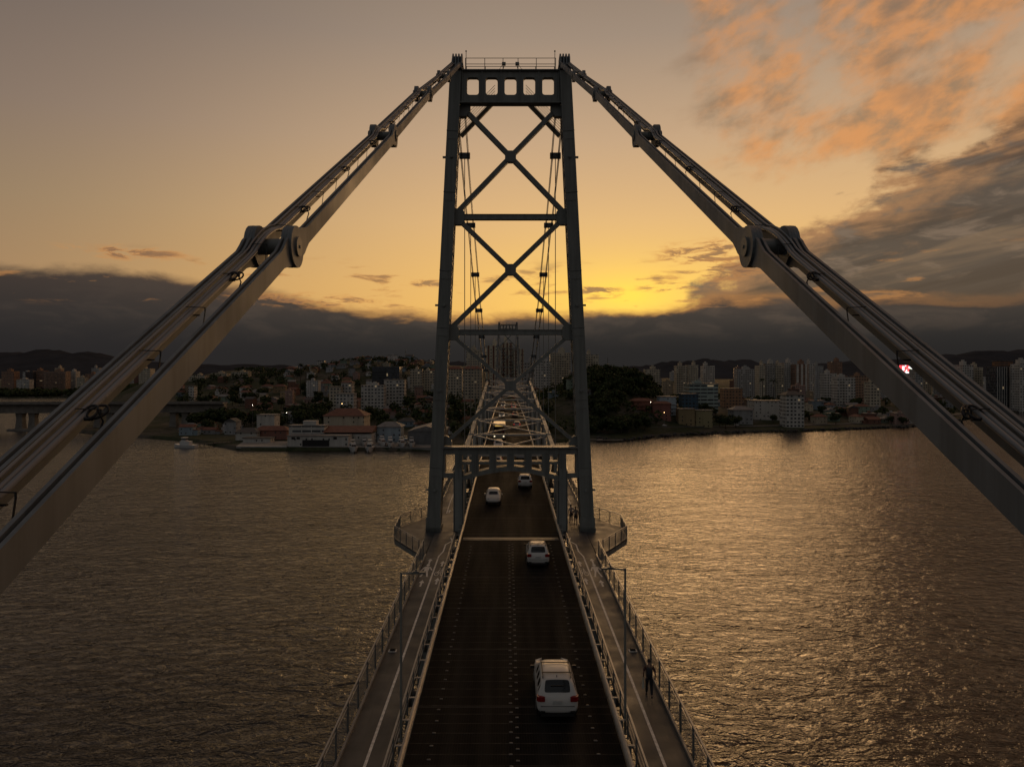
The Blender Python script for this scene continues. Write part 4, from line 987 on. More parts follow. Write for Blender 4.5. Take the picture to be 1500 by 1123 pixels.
block(1393, 1402, 539, 1050, CREAM, 'narrow cream tower beside the slender grey tower', 'fac', 14, ('tank',))
block(1410, 1426, 535, 900, WHITE, 'tall white tower with stepped top, lower half of a pair', 'fac', 16, ('tank',))
block(1426.5, 1440, 538, 905, CREAM, 'tall pale tower with balconies joined to a white stepped tower', 'fac', 16, ('tank',), bal=(.1, .9))
block(1459, 1476, 538, 860, (.09, .09, .09, 1), 'dark glass tower with white vertical fins', 'glassy', 18, ('flat',), (5, .05, WHITE))
block(1476.5, 1492, 538, 862, (.10, .095, .09, 1), 'second dark tower with pale fins beside its twin', 'glassy', 18, ('flat',), (4, .06, WHITE))
block(1494, 1520, 533, 840, WHITE, 'white tower cut by the picture edge', 'fac', 16, ('tank',))
block(1464, 1484, 529, 1050, (.2, .1, .05, 1), 'unfinished brick tower rising behind the dark finned twins', 'fac2', 16, ('flat',))
# mid distance right, by the coastal road
block(1010, 1052, 563, 640, (.30, .36, .33, 1), 'pale green office with long window bands and a white rooftop', 'fac2', 20, ('flat', 'tank'), cat='office building', name='office_building')
block(999, 1023, 578, 600, (.04, .08, .12, 1), 'blue painted block among trees under the green office', 'fac', 12, ('flat',), cat='building', name='building')
block(1061, 1088, 570, 690, (.28, .16, .09, 1), 'orange walled apartment house standing in trees', 'fac', 14, ('flat',))
block(1105, 1157, 588, 620, WHITE, 'long low white hall with a flat roof above the grassy bank', 'house', 18, ('flat',), cat='hall', name='hall')
block(1152, 1178, 579, 575, WHITE, 'pale four-storey apartment house with a dark gable near the shore road', 'fac', 14, ('hip',), roofc='roofd')
block(925, 957, 588, 565, (.19, .075, .05, 1), 'red-brown house with stacked terraces above the shore trees', 'house', 10, ('hip',), cat='house', name='house', bal=(.1, .9))
block(957, 983, 592, 560, (.22, .09, .07, 1), 'red and white stepped house with many small roofs', 'house', 9, ('hip',), cat='house', name='house')
block(966, 991, 582, 575, (.32, .37, .40, 1), 'pale blue multi-level house with balconies', 'house', 10, ('flat',), cat='house', name='house', bal=(.05, .95))
block(994, 1018, 600, 560, (.24, .18, .09, 1), 'yellow ochre low house row near the shore road', 'house', 9, ('flat',), cat='house', name='house')
block(1019, 1044, 602, 562, (.27, .23, .12, 1), 'pale yellow low house with garage doors', 'house', 9, ('flat',), cat='house', name='house')
block(1074, 1103, 601, 590, (.25, .25, .24, 1), 'open pavilion with a white sheet roof by the road', 'house', 14, ('hip',), cat='pavilion', name='pavilion', roofc='rooft')
# left bank far city
block(2, 20, 544, 1480, BROWN, 'brown distant tower at the picture edge', 'fac', 18, ('tank',)); block(24, 43, 556, 1440, WHITE, 'pale low block on the far shore beneath the brown tower', 'fac', 14, ('tank',))
block(37, 48, 545, 1520, (.06, .055, .06, 1), 'dark framed block beside the long brown hospital-like slab', 'fac2', 16, ('flat',)); block(48, 64, 543, 1530, BROWN, 'long brown slab with pale bands, first wing', 'fac2', 18, ('tank',))
block(64, 96, 544, 1520, (.26, .17, .12, 1), 'widest brown and cream slab on the far shore', 'fac', 18, ('tank',), bal=(.1, .9)); block(80, 88, 539, 1560, CREAM, 'cream lift tower on top of the brown slab', 'fac', 14, ('tank',))
block(96, 111, 544, 1550, WHITE, 'white block joined to the wide brown slab', 'fac', 16, ('tank',)); block(112, 124, 553, 1480, CREAM, 'low cream block between white block and chain', 'fac', 14, ('tank',))
block(125, 142, 548, 1500, BROWN, 'brown flats behind the outer chain on the far shore', 'fac', 14, ('tank',)); block(134, 145, 539, 1560, GREY, 'grey tower touching the chain on the far shore', 'fac', 14, ('tank',))
block(203, 220, 540, 1150, CREAM, 'rounded pale tower seen between the two chain bars', 'fac3', 16, ('tank',))
block(276, 300, 550, 1000, CREAM, 'first of three cream walk-up blocks below the dark hill', 'fac', 15, ('tank',)); block(309, 332, 547, 1010, CREAM, 'second of three cream walk-up blocks, in the middle of the row', 'fac', 15, ('tank',)); block(339, 363, 545, 1000, CREAM, 'third of three cream walk-up blocks, the one closest to the bridge tower', 'fac', 15, ('tank',))
block(276, 284, 566, 800, WHITE, 'slim white tower block near the lit street lamp', 'fac', 9, ('flat',))
block(545, 585, 538, 760, (.04, .042, .046, 1), 'dark glass office with white floor bands on the slope', 'glassy', 20, ('flat',), cat='office building', name='office_building', bal=(.02, .5))
block(529, 562, 565, 640, WHITE, 'white long flats with rows of dark windows on the slope', 'fac', 14, ('tank',)); block(562.5, 592, 557, 660, WHITE, 'pale flats with dark corner balconies adjoining the white long flats', 'fac', 14, ('flat',), bal=(.6, .98))
block(482, 499, 567, 650, CREAM, 'small cream flats beside a taller white pair on the slope', 'fac', 12, ('flat',)); block(500, 515, 561, 660, WHITE, 'white house block with a red crown on the slope', 'fac', 12, ('hip',)); block(492, 518, 577, 610, WHITE, 'white stepped flats low on the slope above the marina', 'fac', 12, ('flat',))
block(601, 618, 541, 820, CREAM, 'cream flats with a tall tank beside the tower leg', 'fac', 14, ('tank', 'mast')); block(618.5, 637, 543, 830, CREAM, 'long cream flats running behind the tower leg', 'fac', 14, ('tank',))
block(464, 475, 529, 1050, WHITE, 'small white water tower building on the hill crest', 'fac', 9, ('flat',))
# marina waterfront
block(421, 510, 640, 424, WHITE, 'white waterfront boat shed with a wide dark doorway', 'house', 12, ('flat',), cat='boat shed', name='boat_shed', base=1.6)
block(423, 475, 625, 438, WHITE, 'white upper storey block with a window band on the boat shed', 'fac2', 10, ('flat',), cat='building', name='building', base=1.6)
block(444, 463, 617.5, 441, WHITE, 'small white stair tower over the boat shed', 'plain', 6, (), cat='building', name='building', base=1.6)
r = block(474, 544, 637, 436, WHITE, 'red-brown roofed warehouse with white walls at the marina', 'house', 26, (), cat='warehouse', name='warehouse', base=1.6)
m = MB(); hw = (px(544, 436) - px(474, 436)) / 2; H = pz(634, 436) - 1.6
m.add([(-hw - .5, -13.5, H + .4), (hw + .5, -13.5, H + .4), (hw + .5, 13.5, H + .4), (-hw - .5, 13.5, H + .4), (-hw - .5, 0, H + 3.6), (hw + .5, 0, H + 3.6)], [(0, 1, 5, 4), (2, 3, 4, 5), (0, 4, 3), (1, 2, 5), (3, 2, 1, 0)])
m.build('roof', M['tile'], r, local=True)
block(474, 533, 610, 482, CREAM, 'old hip-roofed hall with cream arcade behind the boat shed', 'house', 22, ('hip',), cat='hall', name='hall', base=2)
block(552, 587, 626, 452, (.30, .36, .40, 1), 'pale blue pavilion with a light hipped roof behind the boats', 'house', 14, ('hip',), cat='pavilion', name='pavilion', base=1.8, roofc='rooft')
r = block(598, 650, 632, 436, (.13, .13, .13, 1), 'grey sheet-metal boat shed close to the bridge leg', 'plain', 34, (), cat='shed', name='metal_shed', base=1.6)
m = MB(); hw = (px(650, 436) - px(598, 436)) / 2; H = pz(632, 436) - 1.6
m.add([(-hw - .5, -17.5, H + .3), (0, -17.5, H + 3.4), (hw + .5, -17.5, H + .3), (-hw - .5, 17.5, H + .3), (0, 17.5, H + 3.4), (hw + .5, 17.5, H + .3)], [(0, 1, 4, 3), (1, 2, 5, 4), (0, 2, 1), (3, 4, 5), (0, 3, 5, 2)])
m.build('roof', M['rooft'], r, local=True)
block(376, 402, 609, 500, WHITE, 'flat-roofed white house above the quay ramp', 'house', 12, ('flat',), cat='house', name='house', base=2.2)
block(345, 376, 634, 462, WHITE, 'white house under a long grey roof by the quay', 'house', 12, ('hip',), cat='house', name='house', base=2, roofc='roofd')
block(372, 420, 631, 468, (.24, .11, .08, 1), 'red tiled house with pale walls beside the boat shed', 'house', 12, ('hip',), cat='house', name='house', base=2)
block(356, 396, 643, 448, WHITE, 'low white boathouse next to the ramp', 'house', 8, ('flat',), cat='house', name='house', base=1.7, roofc='roofd')
# black slab painting the shade inside the boat shed doorway, and small windows
shed = [o for o in col.objects if o.name == 'boat_shed'][0]
sx0 = -(px(510, 424) - px(421, 424)) / 2
M['void'] = mat('dark_doorway', (0.012, 0.011, 0.01), 0.8)
m = MB(); m.bx(sx0 + 9, sx0 + 25, -6.25, -6.02, 0, 4.2); m.build('doorway_shade', M['void'], shed, local=True)
for a in (2.5, 5.5, 27.5): m = MB(); m.bx(sx0 + a, sx0 + a + 2, -6.25, -6.02, 4.6, 6.0); m.build('window', M['void'], shed, local=True)
# quay, ramp, road
M['conc'] = mat('quay_concrete', (0.20, 0.19, 0.175), 0.9, 0, 0.3, 0.2)
m = MB(); m.prism([(px(349, 428), 424), (px(640, 419), 417.5), (px(650, 419), 424), (px(650, 440), 445), (px(349, 450), 460)], 'z', -1.5, 1.95); tag(m.build('quay_pavement', M['conc']), kind='structure')
m = MB(); m.prism([(px(349, 424), 421), (px(421, 421), 419), (px(421, 424), 424), (px(352, 430), 428)], 'z', 1.2, 2.3); tag(m.build('ramp_path', mat('pale_apron', (0.3, 0.29, 0.27), .9, 0, .25, .3)), kind='structure')
m = MB(); M['asphalt'] = mat('coast_asphalt', (0.085, 0.08, 0.074), 0.9, 0, 0.25, 0.3)
vs = []
CR = [(60, 530)] + [(x, shore(x) + 26) for x in range(110, 641, 30)]
for x, y in CR: vs += [(x, y, hland(x, y) + .5), (x - 1, y + 9, hland(x, y) + .5), (x, y, hland(x, y) - 2), (x - 1, y + 9, hland(x, y) - 2)]
fs = []
for i in range(len(CR) - 1): fs += [(i * 4, i * 4 + 4, i * 4 + 5, i * 4 + 1), (i * 4 + 2, i * 4 + 6, i * 4 + 4, i * 4), (i * 4 + 1, i * 4 + 5, i * 4 + 7, i * 4 + 3)]
m.add(vs, fs); tag(m.build('coast_road', M['asphalt']), kind='structure')
m = MB(); rr = random.Random(5)
for i in range(700):
    x = rr.uniform(60, 640); y = shore(x) + rr.uniform(-3, 3.0); r_ = rr.uniform(.6, 1.5); m.ball((x, y, rr.uniform(.2, 1.6)), r_, 5, 3, 0, .7)
tag(m.build('rock_armour_rubble', mat('shore_rock', (0.055, 0.05, 0.045), .9, 0, .3, .5), fix=False), kind='stuff')
# lit advertising screen
bx_, by_ = px(1325, 985), 985
scr = empty('advertising_screen', (bx_, by_, pz(546.5, 985)), 0, 'bright red and white lit advertising screen on a rooftop seen between the chain bars', 'billboard')
def screen_mat():
    m_ = bpy.data.materials.new('led_screen'); m_.use_nodes = True; t = NT(m_.node_tree); t.t.nodes.clear()
    out = t.n('ShaderNodeOutputMaterial'); e = t.n('ShaderNodeEmission', ins={'Strength': 1.6}); t.l.new(e.outputs[0], out.inputs[0])
    tc = t.n('ShaderNodeTexCoord').outputs['Object']; s = t.n('ShaderNodeSeparateXYZ'); t.l.new(tc, s.inputs[0])
    v = t.n('ShaderNodeTexVoronoi', ins={'Scale': 0.34}); t.l.new(tc, v.inputs['Vector']); sp = t.n('ShaderNodeSeparateColor'); t.l.new(v.outputs['Color'], sp.inputs[0])
    c = t.ramp(sp.outputs[0], [(0.0, (.85, .06, .07)), (0.42, (.92, .88, .88)), (0.75, (.8, .1, .12)), (0.92, (.3, .55, .15))], 'CONSTANT')
    c = t.mix(t.smooth(s.outputs[2], 2.4, 1.6), c, (.95, .9, .9))
    t.set(e, 0, c); return m_
m = MB(); m.bx(-15, 15, -.2, .2, 0, 11.0); m.build('screen', screen_mat(), scr, local=True)
m = MB(); m.bx(-15.4, 15.4, .21, .8, -.4, 11.4); m.bx(-9, -8.4, .3, .8, -4, -.4); m.bx(8.4, 9, .3, .8, -4, -.4); m.build('frame', M['galvd'], scr, local=True)
# antenna masts
for u, v, d_, lab in ((594, 513, 1150, 'thin lattice radio mast on the wooded rise beside the bridge leg'), (890, 524, 760, 'short radio mast on the wooded knoll past the bridge leg')):
    x = px(u, d_); z0 = hland(x, d_); z1 = pz(v, d_); m = MB()
    for a, b in ((-1, -1), (1, -1), (0, 1)): m.tube((x + a * .9, d_ + b * .9, z0), (x + a * .2, d_ + b * .2, z1), .16, 5)
    for k in range(10):
        z = z0 + (z1 - z0) * k / 10; f = .9 - .7 * k / 10; m.beam((x - f, d_ - f, z), (x + f, d_ - f, z + 1.5), .12, .12)
    m.tube((x, d_, z1), (x, d_, z1 + 3), .1, 5); tag(m.build('radio_mast', M['galvd']), lab, 'mast')
# ------------------------------------------------------------------ second bridge, concrete
br = empty('concrete_bridge', (px(40, 540), 540, 0), 0, 'long concrete box girder road bridge on twin piers across the bay', 'bridge')
M['oldconc'] = mat('weathered_concrete', (0.17, 0.155, 0.135), .9, 0, .35, .3)
P0, P1 = Vector((-760, 515, 0)), Vector((px(330, 592), 592, 0))
dr = (P1 - P0).normalized(); nn = Vector((-dr.y, dr.x, 0))
zdk = 22.4; L = (P1 - P0).length
def along(f, w, z): p = P0 + (P1 - P0) * f + nn * w; return (p.x, p.y, z)
m = MB(); m.beam(along(0, 0, zdk), along(1, 0, zdk - 1.5), 17, .7); m.build('road_deck', M['oldconc'], br)
m = MB(); m.beam(along(0, 0, zdk - 4.0), along(1, 0, zdk - 5.5), 9, 6.8); m.build('girder', M['oldconc'], br)
for w_ in (-8.4, 8.4): m = MB(); m.beam(along(0, w_, zdk + .85), along(1, w_, zdk - .65), .25, 1.0); m.build('parapet', M['oldconc'], br)

K_ = (40 - CX) / F; F0 = (K_ * P0.y - P0.x + CAMX) / ((P1.x - P0.x) - K_ * (P1.y - P0.y))
for f in [F0 + k * 58 / L for k in range(-4, 4)]:
    if not 0 < f < 1: continue
    for w_ in (0.0,):
        for q in (-2.9, 2.9):
            m = MB(); a = Vector(along(f, w_, -2)) + dr * q * 1.6; m.add([(a.x + x, a.y + y, z) for z, e in ((-3, 3.4), (4, 2.7), (10, 2.3), (zdk - 7.2, 2.9)) for x, y in ((-e, -e), (e, -e), (e, e), (-e, e))],
                  [(k * 4 + j, k * 4 + (j + 1) % 4, k * 4 + 4 + (j + 1) % 4, k * 4 + 4 + j) for k in range(3) for j in range(4)] + [(3, 2, 1, 0), (12, 13, 14, 15)])
            m.build('pier', M['oldconc'], br)
    m = MB(); a = Vector(along(f, 0, 0)); m.box((a.x, a.y, .3), (22, 16, 2.4)); m.build('pile_cap', M['oldconc'], br)
fb = (px(93, 540) - P0.x) / (P1.x - P0.x)
m = MB(); a = along(fb, -3, zdk + .35)
an = math.atan2(dr.y, dr.x); m.box((a[0], a[1], a[2] + 2.0), (10, 2.5, 2.6), an); m.box((a[0] + 6, a[1], a[2] + 1.5), (2, 2.4, 2.4), an)
for q in (-3.5, 3.5, 5.8): m.tube((a[0] + q, a[1] - 1.3, a[2] + .5), (a[0] + q, a[1] + 1.3, a[2] + .5), .5, 10)
tag(m.build('lorry', mat('dark_lorry', (.03, .03, .03), .6)), 'dark lorry crossing the concrete bridge near the chain', 'lorry')
# ------------------------------------------------------------------ trees
def tree_mat(name, base, sat):
    m = bpy.data.materials.new(name); m.use_nodes = True
    t = NT(m.node_tree); t.t.nodes.clear()
    out = t.n('ShaderNodeOutputMaterial'); b = t.n('ShaderNodeBsdfPrincipled'); t.l.new(b.outputs[0], out.inputs[0])
    oi = t.n('ShaderNodeObjectInfo'); geo = t.n('ShaderNodeNewGeometry')
    c = t.mix(geo.outputs['Random Per Island'], base, tuple(v * 2.2 for v in base))
    c = t.mix(1.0, c, t.ramp(oi.outputs['Random'], [(0.0, (.75, .8, .7)), (1.0, (1.35, 1.2, .9))]), 'MULTIPLY')
    t.set(b, 'Base Color', c); t.set(b, 'Roughness', 0.8); t.set(b, 'Specular IOR Level', 0.15)
    return m
M['leaf'] = tree_mat('dark_leaf', (0.020, 0.028, 0.012), 1); M['bark'] = mat('bark', (0.05, 0.04, 0.03), .9)
def crown(seed, n, lobes, leaf, flat=1.0):
    rr = random.Random(seed); m = MB()
    L = [(0, 0, .62, .30)] + [(rr.uniform(-.30, .30), rr.uniform(-.30, .30), rr.uniform(.45, .82), rr.uniform(.16, .26)) for _ in range(lobes)]
    for i in range(n):
        lx, ly, lz, lr = rr.choice(L); v = Vector((rr.gauss(0, 1), rr.gauss(0, 1), rr.gauss(0, 1))).normalized() * lr * rr.uniform(.55, 1.08)
        p = Vector((lx + v.x, ly + v.y, lz + v.z * flat)); nrm = (v.normalized() + Vector((rr.uniform(-.6, .6), rr.uniform(-.6, .6), rr.uniform(-.3, .9)))).normalized()
        a = nrm.orthogonal().normalized(); a = Matrix.Rotation(rr.uniform(0, 6.28), 3, nrm) @ a; b = nrm.cross(a); s = leaf * rr.uniform(.6, 1.4)
        m.add([p - a * s - b * s * .6, p + a * s - b * s * .5, p + a * s * .7 + b * s * .7, p - a * s * .8 + b * s * .6], [(0, 1, 2, 3)])
    return m
def trunk():
    m = MB(); m.tube((0, 0, -.05), (0.01, 0, .4), .035, 7, .022)
    for a in range(4): q = a * 1.7; m.tube((0.01, 0, .36), (.2 * math.cos(q), .2 * math.sin(q), .66), .018, 5, .007)
    return m.mesh('trunk', M['bark'])
CR_ = [crown(s, 520, 7, .055).mesh('crown', M['leaf'], fix=False) for s in range(5)]
TRK = trunk()
FAR = []
for s in range(5):
    m = crown(20 + s, 260, 6, .085); k = len(m.f); m.tube((0, 0, -.05), (0, 0, .5), .035, 5, .02, 1); FAR.append(m.mesh('tree', [M['leaf'], M['bark']], fix=False))
tree_ct = [0]
def tree(x, y, h, label, group, parts=True, wide=1.0, zoff=0.0):
    z = hland(x, y) - .2 + zoff; i = rnd.randrange(5); sc_ = (h * wide, h * wide, h)
    if parts:
        r = empty('tree', (x, y, z), rnd.uniform(0, 6.28), label, 'tree', group); r.scale = sc_
        c = bpy.data.objects.new('crown', CR_[i]); col.objects.link(c); c.parent = r
        c = bpy.data.objects.new('trunk', TRK); col.objects.link(c); c.parent = r
    else:
        r = bpy.data.objects.new('tree', FAR[i]); col.objects.link(r); r.location = (x, y, z); r.rotation_euler = (0, 0, rnd.uniform(0, 6.28)); r.scale = sc_
        tag(r, label, 'tree', group)
def hit(x, y, r): return any(abs(a - x) < q + r and abs(b - y) < q + r for a, b, q in FOOT)
rnd.seed(21)
# wooded strip of the shore under the far end of the bridge and round the knoll: each tree by itself
nt = 0
def scatter(n, ur, dr_, hr, label, group, parts, wide=1.0, tries=40, avoid=3):
    k = 0
    for _ in range(n * tries):
        if k >= n: break
        d = rnd.uniform(*dr_); u = rnd.uniform(*ur); x = px(u, d)
        if d < shore(x) + 5 or hit(x, d, avoid): continue
        tree(x, d, rnd.uniform(*hr), label, group, parts, wide * rnd.uniform(.9, 1.25)); k += 1
scatter(34, (858, 945), (500, 560), (7, 13), 'dark leafy tree on the shore at the foot of the wooded knoll', 'trees at the foot of the knoll', True)
scatter(36, (858, 955), (560, 660), (9, 15), 'dark leafy tree on the slope of the wooded knoll', 'trees on the knoll slope', True)
scatter(18, (950, 1100), (545, 640), (6, 11), 'dark tree among the coloured houses by the shore road', 'trees among the coloured houses', True)
scatter(16, (1080, 1330), (600, 700), (6, 11), 'dark tree on the grassy bank beyond the shore road', 'trees on the grassy bank', True)
scatter(26, (380, 640), (500, 600), (7, 13), 'dark leafy tree behind the marina halls', 'trees behind the marina', True)
scatter(24, (280, 480), (520, 640), (8, 14), 'dark leafy tree in the grove by the concrete bridge landing', 'trees at the bridge landing', True)
scatter(26, (300, 640), (640, 900), (8, 14), 'tree scattered among the hillside houses over the marina', 'trees on the marina hillside', False)
scatter(36, (960, 1330), (700, 1000), (8, 13), 'tree among the low houses below the tall slabs', 'trees below the tall slabs', False)
scatter(20, (1340, 1530), (860, 1100), (7, 12), 'tree near the shore below the finned twin towers', 'trees below the finned towers', False)
scatter(24, (640, 860), (520, 800), (8, 14), 'tree seen through the bridge below the striped towers', 'trees below the striped towers', False)
for u_, d_, h_ in ((288, 566, 13), (296, 572, 15), (306, 568, 14), (316, 574, 16), (326, 570, 15), (336, 576, 17), (346, 572, 14)): tree(px(u_, d_), d_, h_, 'dark leafy tree in the grove by the concrete bridge landing', 'trees at the bridge landing', True, 1.2)
# woods that read as one mass
def wood(name, label, pts, seed, leaf=.9):
    rr = random.Random(seed); m = MB()
    for (x, y, h, w_) in pts:
        z = hland(x, y)
        for i in range(58):
            v = Vector((rr.gauss(0, 1), rr.gauss(0, 1), rr.gauss(0, 1))).normalized() * rr.uniform(.6, 1.05)
            p = Vector((x + v.x * w_, y + v.y * w_, z + h * .55 + v.z * h * .48)); nrm = (v + Vector((rr.uniform(-.6, .6), rr.uniform(-.6, .6), rr.uniform(-.2, .9)))).normalized()
            a = nrm.orthogonal().normalized(); b = nrm.cross(a); s = leaf * rr.uniform(.6, 1.5)
            m.add([p - a * s - b * s * .6, p + a * s - b * s * .5, p + a * s * .7 + b * s * .7, p - a * s * .8 + b * s * .6], [(0, 1, 2, 3)])
    tag(m.build(name, M['leaf'], fix=False), label, kind='stuff')
def wpts(n, ur, dr_, hr, wr, ok=lambda x, y: True, seed=0):
    rr = random.Random(seed); o = []
    for _ in range(n * 30):
        if len(o) >= n: break
        d = rr.uniform(*dr_); x = px(rr.uniform(*ur), d)
        if d < shore(x) + 6 or hit(x, d, 2) or not ok(x, d): continue
        o.append((x, d, rr.uniform(*hr), rr.uniform(*wr)))
    return o
wood('woodland', 'dense dark woods covering the knoll past the bridge', wpts(150, (855, 965), (540, 720), (8, 13), (3.5, 6), seed=1), 1)
wood('woodland', 'dark scrub woods along the hillside over the marina', wpts(110, (255, 650), (560, 1000), (7, 12), (3.5, 7), lambda x, y: math.sin(x * .03) + math.sin(y * .021 + 1) > -.2, 2), 2, 1.1)
wood('woodland', 'dark wooded crests behind the hillside town', wpts(110, (215, 660), (950, 1250), (6, 9), (5, 9), seed=3), 3, 1.2)
wood('woodland', 'dark line of trees along the far shore beyond the concrete bridge', wpts(130, (-10, 215), (1360, 1430), (11, 17), (8, 14), seed=4), 4, 2.4)
wood('woodland', 'dark greenery between the houses below the tall slabs', wpts(120, (960, 1530), (620, 1100), (6, 10), (3.5, 7), lambda x, y: math.sin(x * .027 + 2) + math.sin(y * .024) > .1, 5), 5, 1.1)
wood('woodland', 'dark woods under the landward end of the bridge', wpts(110, (640, 870), (470, 760), (7, 12), (3.5, 6), lambda x, y: abs(x) > 9, 6), 6)
# tall palm on the ridge and two smaller ones
def palm(u, vt, d, label):
    x = px(u, d); z = hland(x, d); H = pz(vt, d) - z; r = empty('palm_tree', (x, d, z), 0, label, 'palm')
    m = MB(); m.tube((0, 0, -.3), (.2, 0, H * .88), .5, 8, .28); m.build('trunk', M['bark'], r, local=True)
    m = MB(); rr = random.Random(int(u))
    for k in range(22):
        a = rr.uniform(0, 6.28); e = rr.uniform(-.5, 1.1); pts = []
        for q in range(6):
            f = q / 5; pts.append(Vector((.2 + math.cos(a) * f * 4.2 * math.cos(e * .6), math.sin(a) * f * 4.2 * math.cos(e * .6), H * .88 + f * 4 * math.sin(e) - 2.2 * f * f)))
        sd = Vector((-math.sin(a), math.cos(a), 0)); vs = []
        for q, p in enumerate(pts): wd = .55 * math.sin(math.pi * (q + .4) / 5.8); vs += [p - sd * wd + Vector((0, 0, -.25)), p, p + sd * wd + Vector((0, 0, -.25))]
        m.add(vs, [f_ for q in range(5) for f_ in ((q * 3, q * 3 + 1, q * 3 + 4, q * 3 + 3), (q * 3 + 1, q * 3 + 2, q * 3 + 5, q * 3 + 4))])
    m.build('crown', M['leaf'], r, local=True, fix=False)
palm(440, 528, 820, 'tall lone palm standing above the hillside roofs'); palm(447, 534, 830, 'shorter bushy palm touching the tall lone palm')
palm(1117, 550, 760, 'palm in front of the slim cream end tower'); palm(1133, 552, 765, 'palm in front of the white striped slab')
# ------------------------------------------------------------------ small houses
def house_mesh(k):
    rr = random.Random(60 + k); m = MB(); w_, d_, h = rr.uniform(8, 13), rr.uniform(7, 10), rr.choice((3.2, 3.2, 6.2, 6.2, 9.2))
    m.bx(-w_ / 2, w_ / 2, -d_ / 2, d_ / 2, -3, h)
    a, b = w_ / 2 + .5, d_ / 2 + .5
    if k % 4 == 0: m.bx(-a, a, -b, b, h, h + .35, 1); m.bx(-1.2, 1.2, -1, 1, h + .35, h + 2, 0)
    elif k % 4 == 1: m.add([(-a, -b, h), (a, -b, h), (a, b, h), (-a, b, h), (-a, 0, h + 2.4), (a, 0, h + 2.4)], [(0, 1, 5, 4), (2, 3, 4, 5), (0, 4, 3), (1, 2, 5), (3, 2, 1, 0)], 1)
    elif k % 4 == 2: m.add([(-a, -b, h), (a, -b, h), (a, b, h), (-a, b, h), (-a * .4, 0, h + 2.3), (a * .4, 0, h + 2.3)], [(0, 1, 5, 4), (1, 2, 5), (2, 3, 4, 5), (3, 0, 4), (3, 2, 1, 0)], 1)
    else:
        m.add([(-a, -b, h), (a, -b, h), (a, b, h), (-a, b, h), (-a, 0, h + 2.0), (a, 0, h + 2.0)], [(0, 1, 5, 4), (2, 3, 4, 5), (0, 4, 3), (1, 2, 5), (3, 2, 1, 0)], 1)
        m.bx(-w_ / 2 - 3.5, -w_ / 2, -d_ / 2 + 1, d_ / 2 - 1, -3, h * .62, 0); m.bx(-w_ / 2 - 3.9, -w_ / 2, -d_ / 2 + .6, d_ / 2 - .6, h * .62, h * .62 + .3, 1)
    return m.mesh('house', [M['house'], M[('tile', 'rooft', 'tile', 'roofd')[(k // 4) % 4] if k % 4 else 'rooft']])
HM = [house_mesh(k) for k in range(16)]
WC = {'white': (.5, .48, .45, 1), 'cream': (.42, .36, .26, 1), 'grey': (.26, .26, .26, 1), 'ochre': (.30, .21, .11, 1), 'pink': (.34, .22, .18, 1), 'brick': (.16, .075, .05, 1), 'pale blue': (.2, .25, .28, 1), 'pale green': (.19, .24, .18, 1)}
rnd.seed(5)
def houses(n, ur, dr_, place, group, sc_=(.8, 1.15), ok=lambda x, y: True):
    k = 0
    for _ in range(n * 60):
        if k >= n: break
        d = math.sqrt(rnd.uniform(dr_[0] ** 2, dr_[1] ** 2)); x = px(rnd.uniform(*ur), d)
        if d < shore(x) + 14 or hit(x, d, 5) or not ok(x, d): continue
        cn = rnd.choice(list(WC)); i = rnd.randrange(16); s = rnd.uniform(*sc_); z = hland(x, d)
        o = bpy.data.objects.new('house', HM[i]); col.objects.link(o); o.location = (x, d, z + .2); o.rotation_euler = (0, 0, rnd.choice((0, 1.57, 3.14)) + rnd.uniform(-.35, .35)); o.scale = (s, s, s)
        v = rnd.uniform(.75, 1.15); o.color = tuple(q * v for q in WC[cn][:3]) + (1,)
        roof = {0: 'flat', 1: 'gabled', 2: 'hipped', 3: 'gabled'}[i % 4]
        tag(o, f'small {cn} house with a {roof} roof {place}', 'house', f'{cn} {roof} houses {place}'); FOOT.append((x, d, 6.5 * s)); k += 1
houses(62, (420, 640), (960, 1090), 'crowded on the hilltop over the marina', 'h', (.8, 1.1))
houses(74, (360, 640), (570, 950), 'on the slope over the marina', 'h')
houses(11, (262, 350), (506, 560), 'by the water left of the quay ramp'.replace('left of', 'beside'), 'h', (.7, 1.0))
houses(16, (250, 380), (700, 1000), 'below the dark hill near the cream blocks', 'h')
houses(16, (560, 690), (500, 700), 'on the slope beside the bridge leg', 'h')
houses(46, (960, 1340), (700, 1000), 'in the town below the tall slabs', 'h', (.85, 1.3))
houses(26, (1060, 1340), (610, 700), 'near the shore road', 'h')
houses(22, (1330, 1530), (840, 1050), 'by the bay under the finned towers', 'h', (.9, 1.5))
houses(16, (0, 260), (1420, 1650), 'in the distant town beyond the concrete bridge', 'h', (1.2, 2.0))
houses(14, (690, 860), (560, 800), 'seen through the bridge steelwork', 'h')
